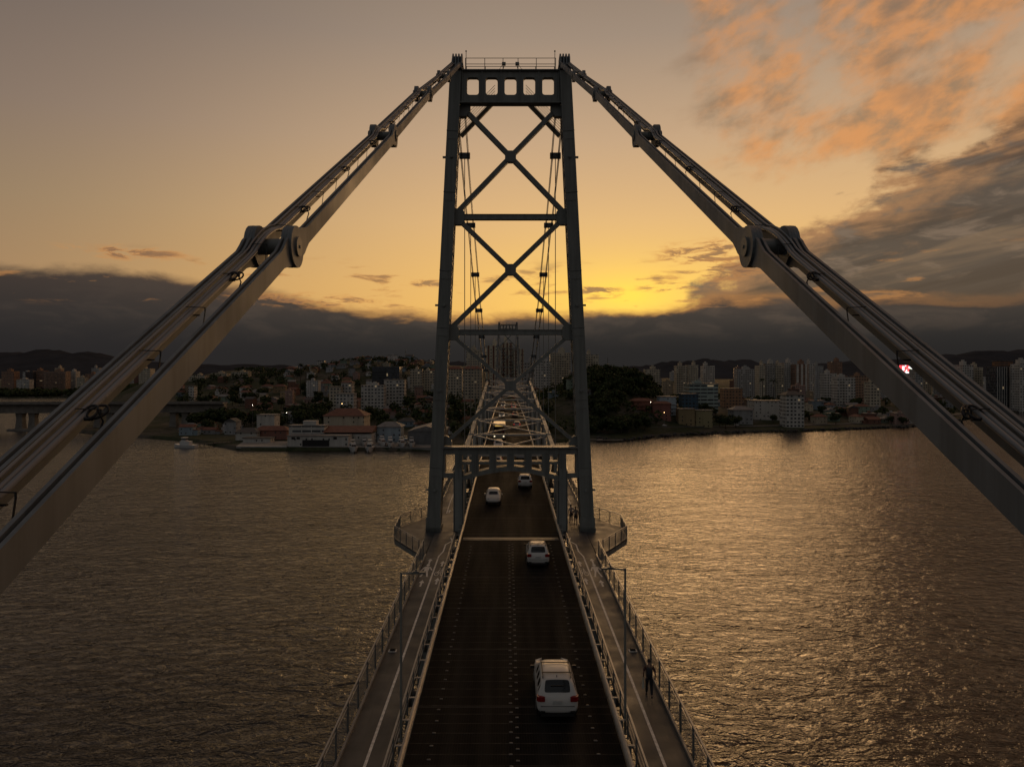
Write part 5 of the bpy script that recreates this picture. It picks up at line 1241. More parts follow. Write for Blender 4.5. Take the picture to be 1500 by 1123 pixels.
# mid-rise fill in the distance
rnd.seed(9)
FB = []
for k in range(8):
    m = MB(); w_, d_, h = rnd.uniform(13, 22), 13, rnd.choice((15, 18, 24, 30, 36)); m.bx(-w_ / 2, w_ / 2, -d_ / 2, d_ / 2, -4, h); m.bx(-w_ / 2 - .2, w_ / 2 + .2, -d_ / 2 - .2, d_ / 2 + .2, h, h + .5); m.bx(-3, 2, -3, 3, h + .5, h + 3.5); m.bx(-1, 1, -1.5, 1.5, h + 3.5, h + 5)
    FB.append(m.mesh('apartment_block', M[('fac', 'fac3', 'fac2')[k % 3]]))
def blocks(n, ur, dr_, place, sc_=(.8, 1.2)):
    k = 0
    for _ in range(n * 60):
        if k >= n: break
        d = rnd.uniform(*dr_); x = px(rnd.uniform(*ur), d)
        if d < shore(x) + 20 or hit(x, d, 9): continue
        cn = rnd.choice(('white', 'cream', 'grey', 'brick', 'cream', 'white', 'pink')); i = rnd.randrange(8); s = rnd.uniform(*sc_)
        o = bpy.data.objects.new('apartment_block', FB[i]); col.objects.link(o); o.location = (x, d, hland(x, d)); o.rotation_euler = (0, 0, rnd.uniform(-.3, .3)); o.scale = (s, s, s); v = rnd.uniform(.7, 1.05); o.color = tuple(q * v for q in WC[cn][:3]) + (1,)
        tag(o, f'{cn} block of flats {place}', 'apartment block', f'{cn} flats {place}'); FOOT.append((x, d, 11 * s)); k += 1
blocks(18, (1080, 1340), (1050, 1500), 'standing back behind the row of tall slabs', (.7, 1.1))
blocks(12, (1340, 1530), (1000, 1400), 'behind the finned twin towers', (.7, 1.1))
blocks(8, (930, 1080), (1000, 1400), 'behind the cream twin towers', (.5, .9))
blocks(16, (-10, 260), (1500, 1900), 'far beyond the concrete bridge', (.7, 1.2))
blocks(6, (420, 640), (700, 1000), 'among the slope houses over the marina', (.4, .7))
blocks(7, (1100, 1340), (680, 900), 'among the low houses near the chain', (.5, .8))
# ------------------------------------------------------------------ street lights of the town
for i, (u, v, d_, lab, mt) in enumerate(((257, 573.5, 700, 'bright warm street lamp close to the slim white tower', 'lampwarm'), (370, 593, 560, 'small lit lamp in the grove over the quay', 'lampwhite'), (420, 604.5, 520, 'white lit lamp behind the quay houses', 'lampwhite'), (389, 557, 1000, 'upper lamp of a cluster lighting the street past the cream blocks', 'lampwarm'), (393, 559.5, 980, 'middle lamp of a cluster lighting the street past the cream blocks', 'lampwarm'), (398, 561, 960, 'lowest lamp of a cluster lighting the street past the cream blocks', 'lampwarm'), (422, 562, 900, 'lone lit lamp on the slope beneath the palm', 'lampwhite'), (501, 591, 600, 'lit lamp under the white stepped flats', 'lampwarm'), (953, 589, 560, 'lit wall-side lamp by the red-brown house', 'lampwhite'), (973, 604, 552, 'lit lamp among the red stepped houses', 'lampwarm'))):
    x = px(u, d_); z1 = pz(v, d_); z0 = min(hland(x, d_), z1 - 4); r = empty('street_lamp', (x, d_, z0), 0, lab, 'street lamp')
    m = MB(); m.tube((x, d_, z0), (x, d_, z1), .1, 6); m.build('pole', M['galvd'], r)
    m = MB(); m.ball((x, d_, z1), (.2 + .0002 * d_) * (1.6 if i == 0 else .6), 8, 5); m.build('lamp', M[mt], r)
# ------------------------------------------------------------------ boats and pier
M['gel'] = mat('white_gelcoat', (0.5, 0.49, 0.47), .3, 0, .1, 1); M['tint'] = mat('tinted_glass', (0.01, 0.011, 0.013), .1); M['hullb'] = mat('dark_hull_stripe', (.03, .04, .06), .4)
def boat(x, y, z, rz, L, label, group, fly=True):
    L *= 1.35; rz += .25
    r = empty('motor_yacht', (x, y, z), rz, label, 'motor yacht', group); W = L * .3
    m = MB(); st = [(-.5, .42, .0, .12), (-.3, .48, -.02, .12), (0, .5, -.03, .13), (.25, .42, -.02, .15), (.42, .2, 0, .17), (.5, .01, .06, .18)]
    vs = []
    for f, w_, zb, zt in st: vs += [(-w_ * W * .55, f * L, zb * L), (w_ * W * .55, f * L, zb * L), (w_ * W, f * L, zt * L), (-w_ * W, f * L, zt * L)]
    m.add(vs, [(i * 4 + j, i * 4 + (j + 1) % 4, i * 4 + 4 + (j + 1) % 4, i * 4 + 4 + j) for i in range(5) for j in range(4)] + [(3, 2, 1, 0), (20, 21, 22, 23)])
    m.build('hull', M['gel'], r, local=True)
    m = MB(); a = W * .36
    m.add([(-a, -.38 * L, .12 * L), (a, -.38 * L, .12 * L), (a * .8, .22 * L, .14 * L), (-a * .8, .22 * L, .14 * L), (-a * .9, -.34 * L, .24 * L), (a * .9, -.34 * L, .24 * L), (a * .65, .08 * L, .24 * L), (-a * .65, .08 * L, .24 * L)], [(0, 1, 5, 4), (1, 2, 6, 5), (2, 3, 7, 6), (3, 0, 4, 7), (4, 5, 6, 7)])
    cab = m.build('cabin', M['gel'], r, local=True)
    m = MB(); b = a * .93
    for sg in (-1, 1): m.add([(sg * (b + .05), -.3 * L, .165 * L), (sg * (b * .86 + .05), .12 * L, .175 * L), (sg * (b * .8 + .05), .09 * L, .215 * L), (sg * (b * .95 + .05), -.3 * L, .215 * L)], [(0, 1, 2, 3)])
    m.add([(-a * .75, .20 * L, .155 * L), (a * .75, .20 * L, .155 * L), (a * .63, .105 * L, .225 * L), (-a * .63, .105 * L, .225 * L)], [(0, 1, 2, 3)]); m.bx(-a * .75, a * .75, -.375 * L, -.365 * L, .14 * L, .215 * L)
    m.build('window', M['tint'], cab, local=True)
    if fly:
        m = MB(); m.bx(-a * .8, a * .8, -.3 * L, 0, .24 * L, .27 * L); m.bx(-a * .7, a * .7, -.28 * L, -.1 * L, .345 * L, .36 * L)
        for q in (-1, 1): m.beam((q * a * .65, -.27 * L, .27 * L), (q * a * .65, -.25 * L, .35 * L), .08, .08); m.beam((q * a * .65, -.1 * L, .27 * L), (q * a * .65, -.12 * L, .35 * L), .08, .08)
        m.build('flybridge', M['gel'], r, local=True)
boat(px(517.5, 416), 416, 0.1, 3.2, 13, 'white motor yacht moored at the quay, nearest the boat shed', 'y'); boat(px(542, 417), 416, 0.1, 3.0, 13, 'white motor yacht moored at the quay, second from the boat shed', 'y')
boat(px(533, 431), 432, 2.0, 3.1, 10, 'white cruiser stored ashore behind the moored pair', 'y'); boat(px(560, 430), 431, 2.0, 3.25, 11, 'white cruiser ashore in front of the blue pavilion', 'y')
boat(px(572, 425), 425, 2.0, 3.1, 11, 'white cruiser ashore at the corner of the quay, facing the bay', 'y'); boat(px(589, 425), 425, 2.0, 3.2, 11, 'white cruiser ashore in the middle of the quay row', 'y'); boat(px(603, 425), 425, 2.0, 3.05, 11, 'white cruiser ashore next to the grey metal shed', 'y'); boat(px(594, 437), 438, 2.0, 3.1, 10, 'white cruiser ashore behind the quay row', 'y')
# small car ferry at the pier
d_ = 437; fr_ = empty('work_boat', (px(272, d_), d_, 0), 1.35, 'white work boat with a stepped wheelhouse lying at the timber pier', 'work boat')
m = MB(); st = [(-7.5, 2.0), (-6, 2.3), (4, 2.3), (6.5, 1.4), (8, .1)]; vs = []
for y, w_ in st: vs += [(-w_ * .8, y, -.4), (w_ * .8, y, -.4), (w_, y, 1.7 + (.5 if y > 5 else 0)), (-w_, y, 1.7 + (.5 if y > 5 else 0))]
m.add(vs, [(i * 4 + j, i * 4 + (j + 1) % 4, i * 4 + 4 + (j + 1) % 4, i * 4 + 4 + j) for i in range(4) for j in range(4)] + [(3, 2, 1, 0), (16, 17, 18, 19)]); m.build('hull', M['gel'], fr_, local=True)
m = MB(); m.bx(-1.7, 1.7, -3.5, 3, 1.7, 3.9); wh = m.build('cabin', M['gel'], fr_, local=True)
m = MB(); m.bx(-1.3, 1.3, -.8, 2.2, 3.9, 6.0); m.bx(-1.5, 1.5, -1.0, 2.4, 6.0, 6.2); m.build('wheelhouse', M['gel'], fr_, local=True)
m = MB(); m.bx(-1.35, 1.35, -.85, 2.25, 4.7, 5.5); m.build('window', M['tint'], fr_, local=True)
m = MB(); m.tube((0, 0, 6.2), (0, 0, 9.2), .08, 6); m.beam((-.8, 0, 7.6), (.8, 0, 7.6), .06, .06); m.build('mast', M['galvd'], fr_, local=True)
pr_ = empty('timber_pier', (px(300, 440), 440, 0), 0, 'low timber pier on posts reaching out beside the work boat', 'pier')
m = MB(); m.beam((px(287, 440), 440, 1.6), (px(340, 452), 452, 2.0), 2.6, .3); m.build('deck', mat('pier_timber', (.1, .085, .07), .9), pr_)
for k in range(9):
    f = k / 8; x = px(287, 440) + (px(340, 452) - px(287, 440)) * f; y = 440 + 12 * f
    m = MB(); m.tube((x, y - 1.2, -2), (x, y - 1.2, 2.6), .16, 6); m.build('post', M['bark'], pr_)
for u, d_, L_, lab in ((868, 478, 7, 'small dark landing stage at the foot of the knoll, closest to the leg'), (893, 474, 9, 'low square landing stage beside the rocky point')):
    x = px(u, d_); r = empty('landing_stage', (x, d_, 0), .1, lab, 'landing stage'); m = MB(); m.bx(-L_, L_, -1.5, 1.5, 1.0, 1.3); m.build('deck', M['oldconc'], r, local=True)
    for k in range(5): m = MB(); m.tube((-L_ + k * L_ / 2, -1.2, -2), (-L_ + k * L_ / 2, -1.2, 2.0), .14, 6); m.build('post', M['bark'], r, local=True)
# ------------------------------------------------------------------ cars
M['paint'] = mat('car_paint', rough=0.28, objcol=True, var=0.06, scale=0.6, spec=0.6)
M['glass'] = mat('car_glass', (0.006, 0.006, 0.007), 0.06, 0, 0.05, 1)
M['tyre'] = mat('tyre_rubber', (0.012, 0.012, 0.012), .8); M['rim'] = mat('alloy_rim', (.3, .3, .3), .35, .7)
M['trim'] = mat('black_trim', (.015, .015, .015), .5); M['red'] = mat('red_lens', (.15, .006, .006), .25, emit=(1, .04, .02), estr=0.003)
M['redlit'] = mat('lit_red_lens', (.4, .02, .01), .25, emit=(1, .06, .03), estr=0.3); M['clear'] = mat('clear_lens', (.45, .45, .43), .15)
M['headlit'] = mat('lit_headlamp', (.9, .9, .8), .2, emit=(1, .82, .55), estr=1.6); M['plate'] = mat('number_plate', (.42, .42, .4), .5, 0, .1, 9)
# stations along the length: y, half width, bottom z, belt z, roof half width, roof z
SPEC = {
 'suv': dict(L=4.75, st=[(0, .80, .42, .66, .70, .68), (.06, .88, .36, .94, .78, .97), (.16, .92, .32, 1.06, .76, 1.12), (.34, .93, .30, 1.08, .70, 1.52), (.55, .93, .30, 1.08, .66, 1.68), (1.3, .93, .30, 1.06, .66, 1.74), (2.0, .93, .30, 1.05, .67, 1.73), (2.75, .93, .30, 1.04, .66, 1.62), (3.45, .92, .30, 1.02, .74, 1.10), (3.9, .91, .32, .98, .72, 1.02), (4.4, .86, .36, .86, .66, .90), (4.68, .74, .40, .68, .56, .70), (4.75, .68, .44, .60, .5, .62)], glass=(3, 7), rear=(2, 4), front=(7, 8), rails=True),
 'hatch': dict(L=3.95, st=[(0, .72, .40, .64, .62, .66), (.06, .79, .34, .88, .70, .90), (.18, .83, .30, .96, .70, 1.02), (.38, .84, .28, .98, .64, 1.32), (.62, .84, .28, .98, .60, 1.45), (1.2, .84, .28, .96, .60, 1.50), (1.75, .84, .28, .95, .60, 1.47), (2.2, .84, .28, .94, .58, 1.38), (2.9, .83, .28, .92, .68, .97), (3.3, .82, .30, .88, .66, .91), (3.7, .77, .34, .76, .58, .79), (3.9, .66, .38, .62, .5, .64), (3.95, .6, .42, .56, .45, .58)], glass=(3, 7), rear=(2, 4), front=(7, 8), rails=False),
 'estate': dict(L=4.3, st=[(0, .75, .42, .66, .64, .68), (.06, .83, .36, .92, .74, .94), (.15, .86, .31, 1.02, .74, 1.07), (.30, .87, .29, 1.04, .68, 1.42), (.50, .87, .29, 1.04, .63, 1.58), (1.2, .87, .29, 1.03, .63, 1.63), (1.9, .87, .29, 1.02, .63, 1.61), (2.45, .87, .29, 1.0, .62, 1.51), (3.1, .86, .29, .98, .70, 1.04), (3.6, .85, .31, .94, .68, .98), (4.05, .80, .35, .82, .60, .85), (4.25, .7, .39, .66, .52, .68), (4.3, .64, .42, .6, .46, .62)], glass=(3, 7), rear=(2, 4), front=(7, 8), rails=True),
}
def car_body(sp):
    bm = bmesh.new(); rows = []
    for (y, w, z0, zb, wr, zr) in sp['st']:
        h = [(w * .80, z0), (w * .97, z0 + .12), (w, z0 + (zb - z0) * .55), (w * .975, zb), (wr + .03, zr - min(.07, max(.01, (zr - zb) * .3))), (wr * .90, zr - .004), (wr * .34, zr + .012)]
        pts = h + [(-a, b) for a, b in h[::-1]]
        rows.append([bm.verts.new((a, y, b)) for a, b in pts])
    n = 14; fm = {}
    g0, g1 = sp['glass']; r0, r1 = sp['rear']; f0, f1 = sp['front']
    for i in range(len(rows) - 1):
        for j in range(n):
            j2 = (j + 1) % n
            f = bm.faces.new((rows[i][j], rows[i][j2], rows[i + 1][j2], rows[i + 1][j])); f.smooth = True; k = 0
            if j in (3, 9) and g0 <= i < g1: k = 1
            if j in (5, 6, 7) and r0 <= i < r1: k = 2
            if j in (5, 6, 7) and f0 <= i < f1: k = 3
            if j in (4, 8) and f0 <= i < f1: k = 0
            f.material_index = k
    for r in (rows[0], rows[-1]): f = bm.faces.new(r); f.smooth = True
    bmesh.ops.recalc_face_normals(bm, faces=bm.faces)
    # inset glass so frames and pillars stay body colour
    for k in (1, 2, 3):
        fs = [f for f in bm.faces if f.material_index == k]
        if k == 1: 
            for f in fs: bmesh.ops.inset_individual(bm, faces=[f], thickness=.018, depth=-.008)
        else: bmesh.ops.inset_region(bm, faces=fs, thickness=.025, depth=-.010)
        keep = set(f for f in bm.faces if f.material_index == k and f in fs)
        for f in bm.faces:
            if f.material_index == k and f not in keep: f.material_index = 0
    me = bpy.data.meshes.new('tmp'); bm.to_mesh(me); bm.free()
    for q in range(4): me.materials.append(None)
    o = bpy.data.objects.new('tmp', me); col.objects.link(o); sd = o.modifiers.new('s', 'SUBSURF'); sd.levels = sd.render_levels = 2
    dg = bpy.context.evaluated_depsgraph_get(); me2 = bpy.data.meshes.new_from_object(o.evaluated_get(dg)); bpy.data.objects.remove(o)
    out = []
    for k in range(4):
        m = MB(); idx = {}
        for p in me2.polygons:
            if p.material_index != k: continue
            f = []
            for v in p.vertices:
                if v not in idx: idx[v] = len(m.v); m.v.append(tuple(me2.vertices[v].co))
                f.append(idx[v])
            m.f.append(f); m.m.append(0); m.sm.append(True)
        out.append(m)
    return out
def make_car(kind, color, lit=False):
    sp = SPEC[kind]; L = sp['L']; st = sp['st']
    r = empty('parked', (0, 0, 0)); r.name = 'car'
    b, side, rear, front = car_body(sp)
    body = b.build('body', M['paint'], r, local=True, fix=False); body.color = color
    side.build('side_window', M['glass'], body, local=True, fix=False); rear.build('rear_window', M['glass'], body, local=True, fix=False); front.build('windscreen', M['glass'], body, local=True, fix=False)
    W = st[5][1]; zb = st[2][3]
    m = MB(); m.bx(-W * .8, W * .8, -.01, .3, .24, .36); m.bx(-W * .80, W * .80, -.006, .06, zb - .38, zb - .365); m.bx(-W * .82, -W * .6, -.03, .05, .42, .48); m.bx(W * .6, W * .82, -.03, .05, .42, .48); o = m.build('bumper', M['trim'], r, local=True)
    m = MB(); m.bx(-W * .8, W * .8, L - .3, L - .02, .24, .42); m.bx(-W * .45, W * .45, L - .10, L - .015, .5, .58); m.build('grille', M['trim'], r, local=True)
    m = MB(); m.bx(-W * .9, W * .9, .35, L - .4, .2, .36); m.build('underbody', M['trim'], r, local=True)
    for s in (-1, 1):
        m = MB(); x0, x1 = s * W * .60, s * W * .985
        m.prism([(x0, .03), (x0 + s * .02, -.015), (x1 - s * .06, .0), (x1 + s * .005, .12), (x1 + s * .005, .30), (x1 - s * .05, .30)], 'z', zb - .17, zb + .04); m.build('tail_light', M['redlit' if lit else 'red'], r, local=True)
        m = MB(); x0, x1 = s * W * .52, s * W * .86
        m.prism([(x0, L - .10), (x1, L - .34), (x1 + s * .03, L - .52), (x1 - s * .1, L - .5)], 'z', zb - .30, zb - .16); m.build('headlight', M['headlit' if lit else 'clear'], r, local=True)
        m = MB(); y = st[7][0] + .28; m.bx(s * W * .98, s * (W + .17), y, y + .1, zb + .0, zb + .14); m.build('wing_mirror', M['trim'] if kind != 'hatch' else M['paint'], r, local=True).color = color
        if sp['rails']:
            m = MB(); a = st[5]; xr = s * (a[4] - .03); m.tube((xr, st[4][0] + .1, a[5] + .0), (xr, st[6][0] + .35, a[5] + .0), .022, 6)
            for y in (st[4][0] + .12, st[5][0], st[6][0] + .32): m.bx(xr - .02, xr + .02, y - .04, y + .04, a[5] - .09, a[5])
            m.build('roof_rail', M['trim'], r, local=True)
    if sp['rails']:
        for y in (st[4][0] + .45, st[6][0] + .05): m = MB(); a = st[5][4]; m.beam((-a, y, st[5][5] + .03), (a, y, st[5][5] + .03), .06, .03); m.build('roof_bar', M['trim'], r, local=True)
    m = MB(); m.bx(-.2, .2, .0, .05, zb - .26, zb - .13); o = m.build('number_plate', M['plate'], r, local=True); o.location = (0, -.012, 0)
    m = MB(); m.bx(-.3, .3, .20, .24, st[3][5] - .02, st[3][5] + .0); m.beam((0, .26, zb + .10), (.28, .31, zb + .22), .02, .02); m.build('wiper', M['trim'], r, local=True)
    m = MB(); m.prism([(st[4][0] + .1, st[4][5]), (st[4][0] + .24, st[4][5] + .02), (st[4][0] + .12, st[4][5] + .1)], 'x', -.015, .015); m.build('roof_aerial', M['trim'], r, local=True)
    for s in (-1, 1):
        for y in (L * .19, L * .80):
            m = MB(); R_ = .345 if kind == 'suv' else .3; m.tube((s * (W - .22), y, R_), (s * (W - .01), y, R_), R_, 20); w_ = m.build('wheel', M['tyre'], r, local=True)
            m = MB(); m.tube((s * (W - .03), y, R_), (s * (W + .002), y, R_), R_ * .62, 12); m.build('rim', M['rim'], w_, local=True)
    return r
def put(c, x, y, away, label, group=None):
    c.location = (x, y, zd(y) + .016); c.rotation_euler = (math.atan((zd(y + 1) - zd(y - 1)) / 2) * (1 if away else -1), 0, 0 if away else math.pi)
    tag(c, label, 'car', group); return c
WHT = (.46, .45, .42, 1)
car = make_car('suv', WHT); put(car, 1.93, 31.3, True, 'white off-roader with red tail lights and roof rails, driving away nearest the lamp posts')
for i, (nm) in enumerate(()): pass
car = make_car('estate', WHT); put(car, 2.08, 54.6, True, 'white compact car with roof bars driving away just before the bridge tower'); base_est = car
ha = make_car('hatch', WHT); put(ha, -1.85, 81.5, False, 'white hatchback coming towards the camera past the portal beam')
def recolor(c, colr):
    for ch in c.children:
        if ch.name.split('.')[0] in ('body', 'wing_mirror'): ch.color = colr
def clone(c, colr): k = dup(c); recolor(k, colr); return k
put(clone(base_est, (.5, .5, .49, 1)), 1.9, 87.5, True, 'white car with dark roof bars driving away under the portal beam')
hl = make_car('hatch', (.3, .3, .3, 1), True); put(hl, -1.9, 108, False, 'oncoming car with both headlights lit behind the first roof strut', 'oncoming lit cars')
el_ = make_car('estate', (.4, .4, .4, 1), True); put(el_, 1.95, 112, True, 'car with glowing tail lights driving away behind the roof bracing')
PAL = [(.45, .44, .42, 1), (.06, .06, .065, 1), (.25, .25, .25, 1), (.2, .03, .03, 1), (.04, .06, .1, 1)]
rnd.seed(3)
for k, y in enumerate((129, 176, 205, 241, 270, 292)):
    put(clone(hl if k % 2 else el_, PAL[k % 5]), -1.9, y, False, 'oncoming car with lit headlights in the far queue on the main span', 'oncoming cars of the far queue')
for k, y in enumerate((168, 205, 236, 252, 280)):
    put(clone(el_ if k % 2 else hl, PAL[(k + 2) % 5]), 1.95, y, True, 'car with red tail lights in the far queue driving away on the main span', 'outbound cars of the far queue')
# bus in the oncoming lane
by_ = 141; bus = empty('city_bus', (-1.95, by_ + 5, zd(by_)), 0, 'pale bus with bright windows and headlights coming along the main span', 'bus')
# (placed with its parts in local space, nose towards the camera)
m = MB(); m.bx(-1.22, 1.22, -5.2, 5.2, .4, 3.1); m.bx(-1.1, 1.1, -4.5, 4.5, 3.1, 3.25); o = m.build('body', M['paint'], bus, local=True); o.color = (.3, .27, .2, 1)
m = MB(); m.bx(-1.1, 1.1, -5.235, -5.205, 1.3, 2.75); m.build('windscreen', M['glass'], bus, local=True)
for s in (-1, 1):
    m = MB(); m.bx(s * 1.225, s * 1.25, -4.6, 4.8, 1.5, 2.6); m.build('side_window', M['glass'], bus, local=True)
    m = MB(); m.ball((s * .9, -5.22, .85), .14, 8, 5); m.build('headlight', M['headlit'], bus, local=True)
    for y in (-3.2, 3.2): m = MB(); m.tube((s * .95, y, .45), (s * 1.26, y, .45), .45, 14); m.build('wheel', M['tyre'], bus, local=True)
m = MB(); m.bx(-.8, .8, -5.24, -5.21, 2.8, 3.02); m.build('route_display', mat('route_display', (.3, .2, .05), .4, emit=(1, .6, .15), estr=0.6), bus, local=True)
# cars on the coast road
for k, (u, colr, lab) in enumerate(((970, PAL[0], 'white car on the shore road under the coloured houses'), (1076, PAL[0], 'pale car on the shore road by the sheet-roofed pavilion'), (1285, PAL[2], 'grey car on the shore road close to the chain bar'))):
    d_ = 540 + 20 * k
    for _ in range(4): d_ = shore(px(u, d_)) + 30
    c = clone(ha, colr); x = px(u, d_); c.location = (x, d_, hland(x, shore(x) + 26) + .52); c.rotation_euler = (0, 0, -1.35); tag(c, lab, 'car')
# ------------------------------------------------------------------ people
SK = mat('skin', (.22, .13, .09), .6)
def skin_mesh(name, chains, material, sub=1):
    """chains: list of [(pos, radius), ...]; the first point of the first chain is the root; shared positions are welded"""
    bm = bmesh.new(); key = {}; rad = {}
    for ch in chains:
        prev = None
        for p, r in ch:
            k = tuple(round(v, 4) for v in p)
            if k not in key: key[k] = bm.verts.new(p); rad[k] = r
            v = key[k]
            if prev is not None and prev is not v and bm.edges.get((prev, v)) is None: bm.edges.new((prev, v))
            prev = v
    bm.verts.index_update(); me = bpy.data.meshes.new(name); order = list(key); bm.to_mesh(me); bm.free()
    o = bpy.data.objects.new('tmp', me); col.objects.link(o)
    sk = o.modifiers.new('skin', 'SKIN'); sk.use_smooth_shade = True; sk.branch_smoothing = .3
    for i, k in enumerate(order):
        r = rad[k]; r = r if hasattr(r, '__len__') else (r, r)
        me.skin_vertices[0].data[i].radius = r; me.skin_vertices[0].data[i].use_root = (i == 0)
    s = o.modifiers.new('sub', 'SUBSURF'); s.levels = s.render_levels = sub
    dg = bpy.context.evaluated_depsgraph_get(); out = bpy.data.meshes.new_from_object(o.evaluated_get(dg)); out.name = name
    bpy.data.objects.remove(o); out.materials.clear(); out.materials.append(material)
    for p in out.polygons: p.use_smooth = True
    return out
def person(loc, rz, label, J, shirt, legs, hair, sleeve='short', shorts=False, shoes=(.02, .02, .02), group=None):
    """J: joints in body space (x right, y ahead, z up)"""
    r = empty('person', loc, rz, label, 'person', group)
    def att(name, me): o = bpy.data.objects.new(name, me); col.objects.link(o); o.parent = r; return o
    V = Vector; pel, ch, nk, hd = V((0, 0, .95)), V(J.get('chest', (0, .03, 1.30))), V(J.get('neck', (0, .05, 1.47))), V(J.get('head', (0, .09, 1.60)))
    chains = [[(pel, (.15, .11)), (pel.lerp(ch, .5), (.135, .10)), (ch, (.165, .11)), (nk, .055), (hd, (.075, .09)), (hd + V((0, .0, .09)), (.06, .08))]]
    cloth_s = [[(pel + V((0, 0, .0)), (.165, .13)), (pel.lerp(ch, .5), (.155, .12)), (ch, (.185, .13)), (nk + V((0, 0, -.05)), .075)]]; cloth_l = [[(pel + V((0, 0, .06)), (.16, .12)), (pel, (.165, .125))]]
    hands = []
    for s, k in ((-1, 'l'), (1, 'r')):
        sh = ch + V((s * .19, 0, .10)); e, w_ = V(J['elbow_' + k]), V(J['wrist_' + k]); d = (w_ - e).normalized()
        palm = w_ + d * .05
        chains.append([(ch, (.165, .11)), (sh, .062), (sh.lerp(e, .5), .05), (e, .042), (e.lerp(w_, .4), .040), (w_, .026), (palm, (.036, .022))])
        sd = d.cross(V((0, 1, 0))).normalized(); up = sd.cross(d).normalized()
        for q in range(4):                              # four fingers, each its own bent chain
            off = sd * ((q - 1.5) * .019); ln = (.062, .072, .068, .052)[q]; a = palm + d * .035 + off; c1 = a + d * ln * .5 + up * .006; c2 = c1 + d * ln * .4 + up * .02
            chains.append([(palm, (.036, .022)), (a, .0095), (c1, .0085), (c2, .007)])
        tb = w_ + d * .03 + sd * (-s * .028); chains.append([(w_, .026), (tb, .011), (tb + d * .03 - sd * (s * .018) + up * .012, .009)])
        pe = sh.lerp(e, .75 if sleeve == 'short' else 1)
        cs = [(ch, (.185, .13)), (sh, .078), (sh.lerp(e, .45), .068), (pe, .062)]
        if sleeve == 'long': cs += [(e.lerp(w_, .5), .054), (e.lerp(w_, .95), .04)]
        cloth_s.append(cs)
        hp = pel + V((s * .09, 0, -.04)); kn, an, to = V(J['knee_' + k]), V(J['ankle_' + k]), V(J['toe_' + k])
        chains.append([(pel, (.15, .11)), (hp, .088), (hp.lerp(kn, .5), .078), (kn, .055), (kn.lerp(an, .35), .053), (an, .034), (an + (to - an) * .4 + V((0, 0, -.03)), .034), (to, .028)])
        cl = [(pel, (.165, .125)), (hp, .105), (hp.lerp(kn, .5), .094), (kn + V((0, 0, .02)), .074)]
        if not shorts: cl += [(kn.lerp(an, .5), .066), (kn.lerp(an, .93), .052)]
        cloth_l.append(cl)
        att('shoe', skin_mesh('shoe', [[(an + V((0, -.04, -.035)), .045), (an.lerp(to, .5) + V((0, 0, -.02)), .046), (to, .038)]], mat('shoe', shoes, .7)))
    body = att('body', skin_mesh('body', chains, SK, 2))
    bm = bmesh.new(); bm.from_mesh(body.data)           # face: nose, ears, eyes in the same mesh
    for c, rr, scl in ((hd + V((0, .095, .02)), .016, (1, 1.3, 1.5)), (hd + V((-.078, 0, .03)), .022, (.4, .8, 1.3)), (hd + V((.078, 0, .03)), .022, (.4, .8, 1.3)), (hd + V((0, .088, -.035)), .014, (2, .5, .5))):
        g = bmesh.ops.create_icosphere(bm, subdivisions=1, radius=rr); 
        for v in g['verts']: v.co = V((v.co.x * scl[0], v.co.y * scl[1], v.co.z * scl[2])) + c
    bm.to_mesh(body.data); bm.free()
    m = MB()
    for s in (-1, 1): m.ball(hd + V((s * .03, .083, .045)), .009, 6, 4)
    m.build('eye', M['trim'], r, local=True)
    m = MB(); vs = []; 
    for j in range(6):
        t_ = 1.75 * j / 5
        for i in range(14):
            a = 2 * math.pi * i / 14; back = 1.0 if math.sin(a) < .3 else .72
            tt = t_ * back; vs.append(hd + V((.09 * math.sin(tt) * math.cos(a), -.012 + .104 * math.sin(tt) * math.sin(a), .055 + .108 * math.cos(tt))))
    m.add(vs, [(j * 14 + i, (j + 1) * 14 + i, (j + 1) * 14 + (i + 1) % 14, j * 14 + (i + 1) % 14) for j in range(5) for i in range(14)], 0, True)
    m.build('hair', mat('hair', hair, .7), r, local=True)
    att('shirt', skin_mesh('shirt', cloth_s, mat('shirt', shirt, .85, 0, .2, 8), 2)); att('shorts' if shorts else 'trousers', skin_mesh('trousers', cloth_l, mat('trousers', legs, .85, 0, .2, 8), 2))
    return r
WALK = dict(elbow_l=(-.27, -.04, 1.16), wrist_l=(-.26, .10, .95), elbow_r=(.27, -.08, 1.15), wrist_r=(.27, -.02, .92), knee_l=(-.10, .14, .52), ankle_l=(-.10, .20, .10), toe_l=(-.11, .36, .035), knee_r=(.10, -.02, .50), ankle_r=(.10, -.26, .16), toe_r=(.11, -.16, .035))
STAND = dict(elbow_l=(-.26, -.03, 1.15), wrist_l=(-.24, .08, .93), elbow_r=(.26, -.02, 1.15), wrist_r=(.23, .14, .98), knee_l=(-.10, .03, .50), ankle_l=(-.11, 0, .09), toe_l=(-.14, .16, .035), knee_r=(.10, .05, .50), ankle_r=(.11, .02, .09), toe_r=(.14, .18, .035))
y = 33.4; pz_ = zd(y) + .122
person((6.38, y, pz_), -.1, 'person in dark clothes with a dark backpack walking away along the near footpath', WALK, (.06, .025, .02), (.012, .013, .018), (.008, .007, .006))
bp = MB()
for (a, b, zz) in ((-.15, .15, 0),): pass
vs = []
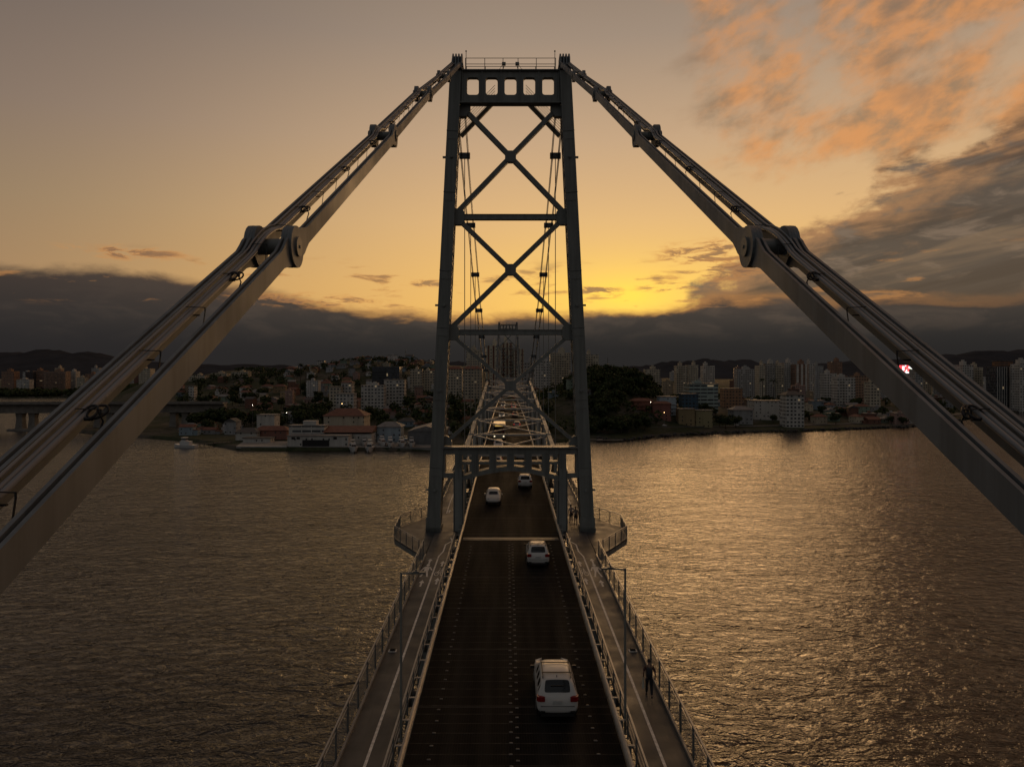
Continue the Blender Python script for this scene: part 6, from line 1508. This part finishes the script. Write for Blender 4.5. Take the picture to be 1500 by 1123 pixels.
for j, (z, w_, d0, d1) in enumerate(((.98, .12, -.13, -.20), (1.02, .145, -.12, -.27), (1.20, .15, -.12, -.29), (1.38, .135, -.12, -.25), (1.44, .09, -.12, -.18))): vs += [(-w_, d0, z), (w_, d0, z), (w_ * .85, d1, z), (-w_ * .85, d1, z)]
bp.add(vs, [(j * 4 + k, j * 4 + (k + 1) % 4, j * 4 + 4 + (k + 1) % 4, j * 4 + 4 + k) for j in range(4) for k in range(4)] + [(3, 2, 1, 0), (16, 17, 18, 19)], 0, True)
bk = empty('backpack', (6.38, y, pz_), -.1, 'dark backpack worn by the walker on the near footpath', 'backpack')
bp.build('bag', mat('bag_fabric', (.018, .02, .026), .85, 0, .2, 12), bk, local=True)
for s in (-1, 1): m = MB(); m.path([(s * .11, -.13, 1.42), (s * .12, .0, 1.46), (s * .13, .15, 1.36), (s * .14, .13, 1.18), (s * .13, -.1, 1.04)], .016, 5); m.build('strap', M['trim'], bk, local=True)
wb = empty('carrier_bag', (6.11, y + .1, pz_), -.1, 'pale carrier bag hanging from the walker hand', 'bag')
m = MB(); m.add([(-.03, -.10, .60), (.03, -.10, .60), (.03, .10, .60), (-.03, .10, .60), (-.05, -.13, .42), (.05, -.13, .42), (.05, .13, .42), (-.05, .13, .42), (-.01, -.03, .90), (.01, -.03, .90), (.01, .03, .90), (-.01, .03, .90)], [(0, 1, 5, 4), (1, 2, 6, 5), (2, 3, 7, 6), (3, 0, 4, 7), (7, 6, 5, 4), (8, 9, 1, 0), (9, 10, 2, 1), (10, 11, 3, 2), (11, 8, 0, 3)]); m.build('sack', mat('pale_bag', (.4, .42, .36), .7), wb, local=True)
y = 69.5; z_ = zd(y) + .122
person((5.95, y, z_), .3, 'person in a white shirt standing beside the tower leg on the footpath', STAND, (.42, .41, .40), (.03, .032, .04), (.01, .008, .007), shorts=False)
y = 68.6; z_ = zd(y) + .122
person((6.32, y, z_), 2.6, 'person in a pale top and shorts next to the white-shirted one by the tower leg', STAND, (.30, .28, .26), (.05, .045, .04), (.012, .01, .008), shorts=True)
